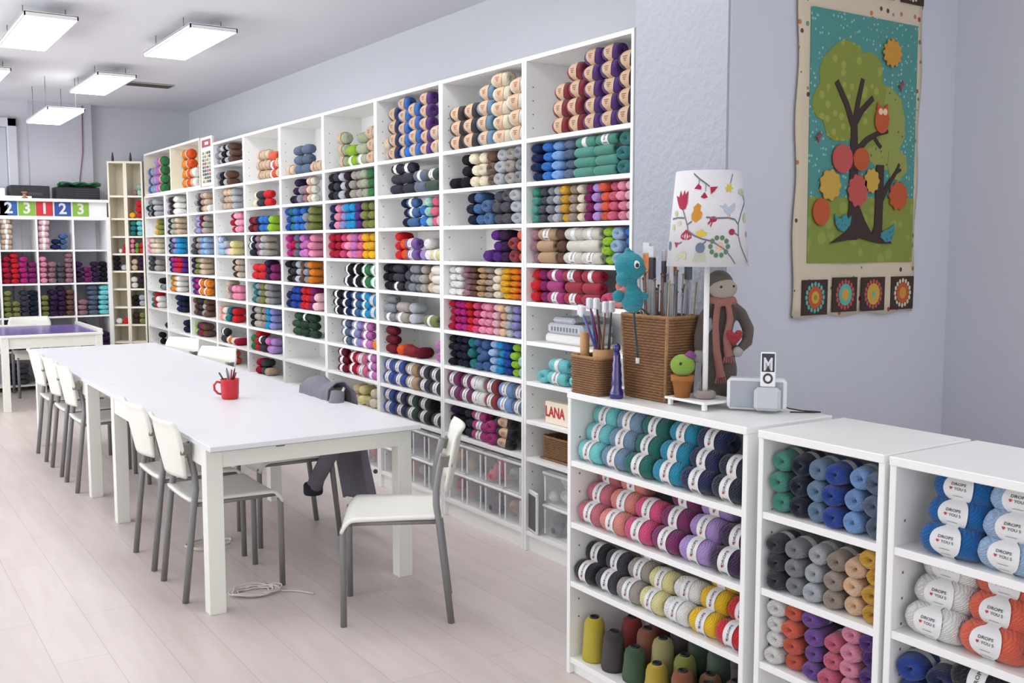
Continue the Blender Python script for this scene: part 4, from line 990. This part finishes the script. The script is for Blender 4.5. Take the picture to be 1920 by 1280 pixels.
b = MB(); b.ball((-.002, -.015, .364), (.046, .039, .034), KM['skin'], 22, 12); tag(b.obj('face', t), 'pale knitted face')
b = MB(); b.ball((-.014, -.053, .370), (.004, .003, .004), BLACK, 10, 6); b.ball((.027, -.045, .372), (.004, .003, .004), BLACK, 10, 6); b.obj('eye', t)
def mop(b):
    for s in ((.048, -.048, .165), ): b.ball(s, (.018, .016, .018), WHITE, 14, 8)
b = MB(); b.ball((.043, -.047, .166), (.018, .015, .017), KM['white'], 14, 8); b.obj('hand', t)
b = MB(); b.ball((-.077, -.022, .150), (.015, .014, .023), KM['white'], 14, 8); b.obj('hand', t)
def scarf(b):
    pts = [(.036 * math.cos(a * math.pi / 12), .033 * math.sin(a * math.pi / 12) - .002, .324 + .004 * math.sin(a)) for a in range(25)]
    b.tube(pts, .0125, WHITE, 10, caps=False)
    b.tube([(.012, -.036, .32), (.018, -.042, .27), (.006, -.050, .21), (.012, -.050, .165), (.016, -.052, .15)], [.010, .011, .012, .014, .016], WHITE, 10)
    b.tube([(-.02, -.036, .32), (-.028, -.042, .25), (-.024, -.050, .17), (-.012, -.050, .10), (-.008, -.050, .085)], [.010, .011, .012, .014, .016], WHITE, 10)
blob(scarf, 'scarf', KM['pink'], .004, t)
b = MB()
for cx, cz in ((.014, .142), (-.010, .078)):
    b = MB()
    for q in range(5): b.tube([(cx + (q - 2) * .006, -.052, cz + .01), (cx + (q - 2) * .0085, -.054, cz - .012)], .0034, KM['pink'], 6)
    b.obj('fringe', t)
hp = [(0, -.026), (.012, -.014), (.024, .001), (.027, .013), (.020, .023), (.009, .023), (0, .013), (-.009, .023), (-.020, .023), (-.027, .013), (-.024, .001), (-.012, -.014)]
b = MB(); n = len(hp); vs = []
for sc, dy in ((.72, -.011), (1.0, -.003), (1.0, .003), (.72, .011)): vs += [(x * sc + .028, -.060 + dy, z * sc + .212) for x, z in hp]
b.add(vs, [tuple(range(n)), tuple(range(4 * n - 1, 3 * n - 1, -1))] + [(j * n + i, (j + 1) * n + i, (j + 1) * n + (i + 1) % n, j * n + (i + 1) % n) for j in range(3) for i in range(n)], KM['red'], True); tag(b.obj('heart', t), 'red crocheted heart')

# ------------------------------------------------------------------ crocheted seahorse on the basket
t = thing('crochet_seahorse', 'turquoise crocheted seahorse hanging against the tall wicker basket', 'toy', (2.105, 2.478, 1.287), -YAW)
def sea(b):
    b.ball((-.012, 0, .150), (.048, .036, .042), WHITE, 22, 14); b.ball((-.010, 0, .132), (.044, .034, .03), WHITE, 20, 12); b.ball((.026, 0, .137), (.015, .016, .018), WHITE, 14, 8)
    b.ball((-.032, -.014, .108), (.026, .022, .026), WHITE, 16, 10); b.tube([(-.012, 0, .12), (-.004, 0, .075), (.002, 0, .05)], [.022, .02, .025], WHITE, 14)
    b.ball((.002, 0, .042), (.033, .028, .045), WHITE, 20, 12); b.ball((-.002, 0, .03), (.036, .030, .03), WHITE, 18, 10)
    b.ball((-.045, .004, .176), (.012, .010, .012), WHITE, 10, 6); b.ball((-.020, .0, .190), (.012, .010, .010), WHITE, 10, 6)
blob(sea, 'body', KM['turquoise'], .0045, t)
b = MB(); b.ball((-.018, .002, .196), (.010, .009, .010), KM['turquoise'], 12, 8); b.ball((-.006, .002, .19), (.008, .008, .008), KM['turquoise'], 12, 8); b.obj('crest', t)
b = MB(); b.ball((.006, -.030, .153), (.011, .006, .013), mat('eye_white', 'E4E8EC', .3), 16, 8); b.obj('eye', t); 
b = MB(); b.ball((.008, -.035, .151), (.006, .004, .007), mat('eye_brown', '281C18', .2), 12, 8); b.obj('pupil', t)
b = MB(); b.ball((.032, -.008, .052), (.017, .010, .014), KM['turquoise'], 14, 8); b.obj('fin', t)
b = MB(); b.ball((-.046, .004, .052), (.020, .010, .020), KM['turquoise'], 14, 8); b.obj('fin', t)
b = MB(); b.tube([(.003, 0, .01), (.007, -.002, -.05), (.013, -.002, -.10), (.017, -.002, -.145)], .0036, KM['darkteal'], 8); b.obj('tail_cord', t)
b = MB(); b.tube([(.0, .015, .03), (.03, .03, .012), (.055, .038, -.008), (.066, .05, -.02)], .003, KM['darkteal'], 8); b.obj('hanging_loop', t)
b = MB(); b.lathe([(0, 0), (.0065, 0), (.0065, .018), (0, .018)], mat('cord_lock', 'D8D6CE', .4), 12, (.017, -.002, -.163)); b.obj('cord_end', t)

# ------------------------------------------------------------------ speaker dock with music player
dx, dy = 2.339 - 2.226, 2.043 - 2.177; ang = math.atan2(dy, dx)
t = thing('speaker_dock', 'white and grey speaker dock on the low bookcase right of the lamp', 'speaker', (2.224, 2.178, 1.001), ang)
SPW = mat('dock_white', 'E6E8EA', .3); SPG = mat('dock_mesh_grey', 'A9AFB8', .6, bump=(900, .3)); SPL = mat('dock_light_grey', 'C3C7CE', .35)
b = MB(); b.box(0, .176, .004, .06, .004, .100, SPW, .010); b.obj('case', t)
b = MB(); b.box(.010, .166, .0015, .006, .012, .092, SPG, .003); b.obj('speaker_grille', t)
b = MB(); b.box(.082, .160, -.034, .004, .008, .078, SPL, .010); b.obj('player_cradle', t)
t2p = thing('music_player', 'small white music player standing in the speaker dock', 'music player', (2.224, 2.178, 1.0795), ang)
b = MB(); b.box(.099, .143, -.016, -.008, 0, .105, mat('player_white', 'F2F2F4', .25), .003); b.obj('case', t2p)
b = MB(); b.box(.1025, .1395, -.0168, -.016, .046, .1005, mat('player_screen', '34383F', .15)); b.obj('screen', t2p)
gv, gf = text_polys('M', .052, .001); b = MB(); b.add([(.121 + u * .72, -.0172, .067 + v * 1.05) for u, v in gv], gf, mat('player_pale', 'DDDDE2', .3)); tag(b.obj('screen_picture', t2p), 'pale M-shaped picture on the dark screen')
b = MB(); ring = 28; vs = []
for r_ in (.0145, .0085):
    for k in range(ring): a = 2 * math.pi * k / ring; vs.append((.121 + r_ * math.cos(a), -.0168, .026 + r_ * 1.1 * math.sin(a)))
b.add(vs, [(k, (k + 1) % ring, ring + (k + 1) % ring, ring + k) for k in range(ring)], mat('wheel_dark', '3C4046', .3)); b.obj('click_wheel', t2p)
b = MB(); b.tube([(2.345, 2.075, 1.02), (2.36, 2.05, 1.012), (2.39, 2.03, 1.006), (2.415, 2.0, 1.005), (2.42, 1.985, 1.005), (2.40, 2.0, 1.004), (2.35, 2.04, 1.004)], .0022, BLACK, 6)
tag(b.obj('power_cable', None, None), 'thin black cable behind the speaker dock on the bookcase top', 'cable')

# ------------------------------------------------------------------ yarn cones in the bottom of the left low bookcase
CONES = [(.04, .72, 'FAE22C', 'yellow', .205), (.045, .62, '4A3A3E', 'dark brown', .185), (.16, .66, 'B4241E', 'red', .20), (.135, .55, 'B06438', 'rust orange', .20), (.235, .60, '8A2418', 'dark red', .215), (.05, .515, '3E6A3E', 'green', .165),
         (.12, .455, 'D8CC84', 'straw', .20), (.235, .485, '5A4038', 'brown', .21), (.215, .385, '2F5A34', 'dark green', .205), (.045, .40, 'E8C822', 'golden yellow', .15), (.125, .355, 'A8B43C', 'yellow green', .175), (.205, .285, '55705E', 'grey green', .205),
         (.05, .285, 'B0602C', 'burnt orange', .165), (.13, .245, 'A87038', 'caramel', .15), (.20, .175, '4A3430', 'deep brown', .19), (.05, .175, '3C3434', 'blackish brown', .165), (.125, .13, '6A4A38', 'cocoa', .17), (.20, .07, '5A4A44', 'dull brown', .18)]
HOL = mat('cone_core', '26262A', .6)
for k, (x, y, h_, cn, hh) in enumerate(CONES):
    hh -= .055
    m = MATS.get('cone_' + cn) or yarn_mat('cone_' + cn, h_, 190)
    t = thing('yarn_cone', f'{cn} cone of yarn standing in the bottom of the left low bookcase', 'yarn cone', (XL + .02 + x, LOW[0][0] + .03 + y, .061), k * 1.1, 'yarn cones in the left low bookcase')
    b = MB(); b.lathe([(0, 0), (.040, 0), (.043, .01), (.037, hh - .05), (.036, hh - .025), (.031, hh - .008), (.022, hh), (.015, hh), (.014, hh - .02), (0, hh - .02)], m, 24); b.obj('winding', t)
    b = MB(); b.lathe([(.0145, hh - .02), (.0155, hh + .006), (.0125, hh + .006), (.0118, hh - .015), (0, hh - .016)], HOL, 18); b.obj('core', t)

# ------------------------------------------------------------------ quilt on the niche wall
QX, QZ, QY = 2.69, 1.28, 2.398
t = tag(MB().obj('quilt', None), 'hanging quilt with a tree, owl and flowers on the niche wall', 'wall hanging')
bpy.data.objects.remove(t)
t = thing('quilt', 'hanging quilt with a tree, owl and flowers on the niche wall', 'wall hanging', (QX, QY, QZ))
def dotted(name, base, dot, dens, size=.30):
    m, nt, b = nodes_of(name); b.inputs['Roughness'].default_value = .9
    tc = nt.nodes.new('ShaderNodeTexCoord'); mp = nt.nodes.new('ShaderNodeMapping'); mp.inputs['Scale'].default_value = (1, 0.0, 1)
    v = nt.nodes.new('ShaderNodeTexVoronoi'); v.inputs['Scale'].default_value = dens; v.inputs['Randomness'].default_value = .7
    cr = nt.nodes.new('ShaderNodeValToRGB'); cr.color_ramp.interpolation = 'CONSTANT'; cr.color_ramp.elements[1].position = size
    cr.color_ramp.elements[0].color = (1, 1, 1, 1); cr.color_ramp.elements[1].color = (0, 0, 0, 1)
    mx = nt.nodes.new('ShaderNodeMix'); mx.data_type = 'RGBA'; mx.inputs['A'].default_value = (*rgb(base), 1)
    if len(dot) > 1:
        c2 = nt.nodes.new('ShaderNodeValToRGB'); c2.color_ramp.interpolation = 'CONSTANT'
        for i, d in enumerate(dot):
            e = c2.color_ramp.elements[i] if i < 2 else c2.color_ramp.elements.new(i / len(dot))
            e.position = i / len(dot); e.color = (*rgb(d), 1)
        sp = nt.nodes.new('ShaderNodeSeparateColor'); nt.links.new(v.outputs['Color'], sp.inputs[0]); nt.links.new(sp.outputs[0], c2.inputs[0]); nt.links.new(c2.outputs[0], mx.inputs['B'])
    else: mx.inputs['B'].default_value = (*rgb(dot[0]), 1)
    nt.links.new(tc.outputs['Object'], mp.inputs[0]); nt.links.new(mp.outputs[0], v.inputs['Vector']); nt.links.new(v.outputs['Distance'], cr.inputs[0]); nt.links.new(cr.outputs[0], mx.inputs['Factor'])
    nt.links.new(mx.outputs['Result'], b.inputs['Base Color'])
    n = nt.nodes.new('ShaderNodeTexNoise'); n.inputs['Scale'].default_value = 22; nt.links.new(tc.outputs['Object'], n.inputs['Vector'])
    bm = nt.nodes.new('ShaderNodeBump'); bm.inputs['Strength'].default_value = .6; bm.inputs['Distance'].default_value = .01; nt.links.new(n.outputs['Fac'], bm.inputs['Height']); nt.links.new(bm.outputs['Normal'], b.inputs['Normal'])
    return m
QC = dotted('quilt_cream', 'CDBFA8', ['9A4A3A', '6A8A7A', 'B07A40', '5A4038'], 24, .21)
QT = dotted('quilt_teal', '4C8A84', ['8FB4AC'], 55, .26); QT2 = dotted('quilt_teal_low', '357C82', ['8FB4AC'], 55, .26)
QG1 = dotted('quilt_green_print', '7F883A', ['929A48'], 26, .35); QG2 = dotted('quilt_green_dots', '8C944C', ['5A5A38'], 34, .16); QGR = dotted('quilt_grass', '7E8A3C', ['8B9646'], 18, .4)
QB = mat('quilt_brown', '3A2A26', .9, bump=(40, .3)); QO = mat('quilt_orange', 'B4532E', .9, bump=(90, .4)); QP = mat('quilt_coral', 'B6504C', .9, bump=(90, .4)); QYc = mat('quilt_yellow', 'C09A42', .9, bump=(90, .4)); QBL = dotted('quilt_bird_blue', '41868E', ['2E6C78'], 60, .3)
QS = mat('quilt_sun', 'C08A36', .9, bump=(60, .3)); QTE = mat('quilt_turquoise', '5AA49C', .9); QW = mat('quilt_owl_face', 'E2C4A4', .9)
def wob(x, z): return -.008 - .004 * math.sin(x * 14 + .5) * (1 - z / 1.3)
b = MB(); b.grid(lambda u, v: (.055 + .68 * u + .006 * math.sin(v * 20), wob(.68 * u, 1.24 * v), -.03 + 1.24 * v - (.006 * math.sin(u * 19) if v < .01 else 0)), 24, 30, QC, True, -.003); b.obj('backing', t)
def app(name, polys, label=None, lift=0):
    b = MB()
    for k, (pl, m) in enumerate(polys):
        a = -.0165 - .0011 * k - lift
        area_ = sum(pl[i][0] * pl[(i + 1) % len(pl)][1] - pl[(i + 1) % len(pl)][0] * pl[i][1] for i in range(len(pl)))
        if area_ < 0: pl = pl[::-1]
        b.prism(pl, a, a + .003 + lift * .5, m, 'xz')
    o = b.obj(name, t)
    if label: o['label'] = label
    return o
def ell(x, z, rx, rz, n=24, petals=0, amp=.1): return [(x + rx * (1 + amp * math.cos(petals * a)) * math.cos(a), z + rz * (1 + amp * math.cos(petals * a)) * math.sin(a)) for a in [2 * math.pi * k / (n if not petals else petals * 6) for k in range(n if not petals else petals * 6)]]
app('sky_panel', [([(.12, .16), (.71, .16), (.70, 1.03), (.11, 1.03)], QT)], 'teal dotted sky panel')
app('grass', [([(.12, .158), (.71, .158), (.708, .395), (.118, .388)], QGR)], 'green grass field', .001)
cr1 = [(0.215,0.899),(0.25,0.925),(0.287,0.935),(0.33,0.932),(0.369,0.92),(0.384,0.899),(0.41,0.908),(0.439,0.905),(0.47,0.893),(0.491,0.87),(0.50,0.84),(0.494,0.813),(0.52,0.79),(0.51,0.70),(0.49,0.60),(0.44,0.565),(0.373,0.56),(0.356,0.62),(0.32,0.59),(0.276,0.586),(0.235,0.585),(0.202,0.603),(0.18,0.653),(0.15,0.66),(0.127,0.684),(0.122,0.71),(0.128,0.735),(0.162,0.78),(0.155,0.81),(0.159,0.834),(0.177,0.87)]
app('tree_crown', [([(0.45, .80), (0.545, 0.795), (0.613, 0.755), (0.636, 0.689), (.64, .62), (0.601, 0.56), (0.56, .50), (0.50, 0.49), (0.45, .52), (0.40, .55), (.40, .7)], QG2), (cr1, QG1), ([(0.548, 0.562), (0.604, 0.575), (0.651, 0.547), (0.658, 0.496), (0.61, 0.459), (0.561, 0.467), (0.543, 0.512)], QG2)], 'green printed tree crowns', .0015)
def limb(pts, w0, w1):
    P = [Vector(p) for p in pts]; L_ = []; R_ = []
    for i, p in enumerate(P):
        d = (P[min(i + 1, len(P) - 1)] - P[max(i - 1, 0)]).normalized(); w_ = w0 + (w1 - w0) * i / (len(P) - 1); nn = Vector((-d.y, d.x)) * w_; L_.append(tuple(p + nn)); R_.append(tuple(p - nn))
    return [(L_[i], L_[i + 1], R_[i + 1], R_[i]) for i in range(len(P) - 1)]
tp = []
for pts, a, c in (([(.355, .24), (.352, .40), (.350, .55), (.343, .66)], .026, .017), ([(.340, .64), (.30, .715), (.243, .79)], .014, .011), ([(.346, .65), (.362, .73), (.385, .81)], .013, .009), ([(.350, .655), (.385, .70), (.444, .748)], .013, .010),
                  ([(.36, .555), (.42, .60), (.47, .622), (.535, .635)], .013, .007), ([(.455, .612), (.478, .59), (.498, .575)], .007, .006), ([(.497, .24), (.498, .37), (.497, .512)], .022, .021), ([(.50, .37), (.545, .44), (.59, .49), (.608, .52)], .012, .005), ([(.585, .485), (.618, .50)], .006, .005)):
    for q in limb(pts, a, c): tp.append((list(q), QB))
tp.append(([(0.227, 0.226), (0.314, 0.238), (.356, .247), (0.391, 0.246), (0.502, 0.227), (.579, .227), (.52, .275), (.475, .29), (.46, .262), (0.419, 0.309), (0.385, 0.36), (.33, .36), (0.314, 0.268)], QB))
b = MB()
for k, (pl, m) in enumerate(tp):
    ar = sum(pl[i][0] * pl[(i + 1) % len(pl)][1] - pl[(i + 1) % len(pl)][0] * pl[i][1] for i in range(len(pl)))
    if ar < 0: pl = pl[::-1]
    b.prism(pl, -.0225 - .00006 * k, -.0205, m, 'xz')
tag(b.obj('tree_trunk', t), 'dark brown branching trunks')
LB = -.026
def flat(name, polys, label):
    b = MB()
    for k, (pl, m) in enumerate(polys): b.prism(pl, LB - .0008 * (k + 1), LB + .003, m, 'xz')
    o = b.obj(name, t); o['label'] = label; return o
flat('sun', [(ell(.542, .915, .05, .047, petals=12, amp=.12), QS)], 'golden fabric sun')
flat('owl', [(ell(.494, .672, .036, .043, 20), QO), ([(.462, .69), (.466, .735), (.482, .718), (.506, .718), (.522, .733), (.526, .69)], QO), (ell(.482, .702, .011, .011, 12), QW), (ell(.506, .702, .011, .011, 12), QW)], 'orange fabric owl')
for x, z, rx, rz_, m, pt, lab in ((.283, .525, .049, .046, QP, 0, 'coral flower upper left of the trunk'), (.385, .527, .04, .037, QO, 0, 'orange flower upper right of the trunk'), (.221, .431, .053, .052, QYc, 9, 'yellow striped flower at left'), (.447, .453, .04, .042, QYc, 9, 'yellow striped flower between the trunks'),
                             (.371, .416, .053, .056, QP, 10, 'big coral flower on the trunk'), (.178, .337, .04, .043, QO, 0, 'orange flower low at left'), (.604, .403, .053, .05, QO, 10, 'orange flower at right')):
    flat('flower', [(ell(x, z, rx, rz_, petals=pt, amp=.08) if pt else ell(x, z, rx, rz_), m)], lab)
for x, z, s, lab in ((.294, .302, 1, 'blue bird left of the trunk'), (.548, .262, -1, 'blue bird right of the second trunk')):
    flat('bird', [([(x - .045, z + .03), (x - .02, z + .012), (x + .012, z + .03), (x + .03, z + .012), (x + .045, z + .024), (x + .038, z - .01), (x + .01, z - .034), (x - .02, z - .028), (x - .04, z - .005)] if s > 0 else [(x + .04, z + .038), (x + .012, z + .022), (x - .02, z + .012), (x - .036, z + .004), (x - .04, z - .012), (x - .012, z - .03), (x + .02, z - .026), (x + .036, z)], QBL)], lab)
for x, z in ((.6, .804), (.154, .594)): flat('bird', [([(x - .018, z), (x, z + .006), (x + .004, z + .02), (x + .016, z + .004), (x + .004, z - .004), (x, z - .022), (x - .008, z - .004)], mat('quilt_small_bird', '8A4A50', .9))], 'small red bird' + (' at right' if x > .3 else ' at left'))
sq = [(.165, .038, QO, QTE), (.327, .044, QTE, QP), (.486, .042, QYc, QP), (.659, .042, QO, QYc)]
for row, zz in ((0, 0), (1, 1.125)):
    for k, (x, z, m1, m2) in enumerate(sq):
        z = z + zz; pol = [([(x - .068, z - .062), (x + .066, z - .062), (x + .066, z + .062), (x - .068, z + .062)], QB)]
        for j in range(16):
            a = 2 * math.pi * j / 16; pol.append((ell(x + .045 * math.cos(a), z + .047 * math.sin(a), .006, .008, 8), m2 if k != 3 else QC))
        pol.append((ell(x, z, .033, .036), m1)); pol.append((ell(x, z, .018, .02), QYc if k != 3 else QS)); pol.append((ell(x, z, .008, .009), QG1 if k == 0 else (QYc if k == 1 else QTE if k == 2 else QS)))
        b = MB()
        for j, (pl, m) in enumerate(pol): b.prism(pl, -.018 - (.0008 if j == 0 else .0012 + .0005 * max(0, j - 16)), -.015, m, 'xz')
        o = b.obj('flower_square', t); o['label'] = ('lower' if row == 0 else 'upper') + ' row flower square, ' + ORD[k]

# ------------------------------------------------------------------ things on and by the cube shelf
zt = 1.981
t = thing('printer', 'black printer box on the left of the riser board', 'printer', (1.49, 11.46, zt)); b = MB(); b.box(0, .37, 0, .26, 0, .13, BLACK, .006); b.obj('case', t)
b = MB(); b.box(.10, .30, -.002, .002, .03, .06, DARK, .001); b.obj('paper_slot', t)
t = thing('storage_crate', 'black slatted crate with green cloth on it atop the riser board', 'crate', (1.92, 11.46, zt)); b = MB(); b.box(0, .43, 0, .28, 0, .125, BLACK, .005); b.obj('body', t)
b = MB()
for z in (.03, .055, .08, .10): b.box(.19, .42, -.004, 0, z, z + .008, DARK)
b.obj('slats', t)
t_ = MB(); t_.grid(lambda u, v: (.40 * u, .24 * v, .012 + .022 * abs(math.sin(u * 9 + v * 4)) + .012 * math.sin(v * 7 + 2 * u) + .012), 26, 14, mat('green_cloth', '2F6A4A', .9, bump=(60, .4)), True, .012)
tag(t_.obj('folded_cloth', None, (1.97, 11.47, zt + .127)), 'crumpled green cloth lying on the black crate', 'cloth')
b = MB(); b.lathe([(0, 0), (.03, 0), (.03, .012), (.018, .014), (.018, .05), (.03, .052), (.03, .064), (0, .064)], mat('spool_wood', 'A0745A', .5), 16); tag(b.obj('wooden_spool', None, (1.615, 11.42, zt)), 'small brown spool in front of the printer', 'spool')
b = MB(); b.box(0, .38, 0, .03, 0, .02, WHITE, .003); tag(b.obj('paper_tray', None, (1.30, 11.41, zt)), 'flat white tray at the left of the riser board', 'tray')
b = MB(); b.box(0, .18, 0, .2, 0, .10, WHITE, .008); tag(b.obj('white_carton', None, (1.27, 11.5, zt)), 'small white carton at the left edge beside the printer', 'carton')
CARD = [('6A2A5A', '1', 1.375), ('2A5AA0', '2', 1.46 + .005), ('7FAE3A', '3', 1.635), ('C42A30', '1', 1.80), ('2A4A94', '2', 1.975), ('84B23E', '3', 2.15)]
CL = ['plum card with white 1, cut by the left edge of the picture', 'blue card with white 2, left of the printed row', 'green card with white 3, left of the red card', 'red card with white number 1 on the riser board', 'darker blue card with white 2, right of the red card', 'green card with white 3, last on the right']
for (h_, s, x), lab in zip(CARD, CL):
    t = thing('number_card', lab, 'card', (x, 11.447, 1.803), 0, 'number cards along the riser board')
    b = MB(); b.box(-.080, .080, -.002, .0, 0, .145, mat('card_' + h_, h_, .5)); b.obj('card', t)
    gv, gf = text_polys(s, .155, .004); b = MB(); b.add([(u, -.0027, .072 + v) for u, v in gv], gf, PAPER); b.obj('numeral', t)
# display card on the far bookcases
t = thing('display_card', 'white display card with a red header and rows of bottles, on the far bookcases', 'display card', (XT - .004, 8.86, 2.022))
b = MB(); b.box(0, .02, 0, .33, 0, .43, PAPER, .002); b.obj('board', t)
b = MB(); b.box(-.001, 0, .04, .29, .34, .405, mat('display_red', 'A03A44', .5)); tag(b.obj('header', t), 'red printed header')
b = MB(); b.box(-.0016, -.001, .10, .2, .36, .385, PAPER); b.obj('header_mark', t)
b = MB()
dc = ['4A4E48', '8A8C7C', 'C05A58', '5E6A58', 'A8A48A', '3A6A60', 'C8B878', '6A6A60']
for i in range(4):
    for j in range(9): b.box(-.006, 0, .05 + i * .062, .085 + i * .062, .03 + j * .031, .052 + j * .031, mat('swatch_' + 'abcdefgh'[(i * 3 + j * 5) % 8], dc[(i * 3 + j * 5) % 8], .6))
b.obj('swatches', t)
for x, y, lab in ((2.50, 11.50, 'small dark slim vase on top of the angled corner bookcase'), (2.66, 11.40, 'small grey pointed vase right of the dark one on the corner bookcase')):
    b = MB(); b.lathe([(0, 0), (.012, 0), (.014, .03), (.009, .07), (.004, .10), (0, .10)], DARK, 12); tag(b.obj('vase', None, (x, y, 2.391)), lab, 'vase')
print('SCRIPT SIZE OK')
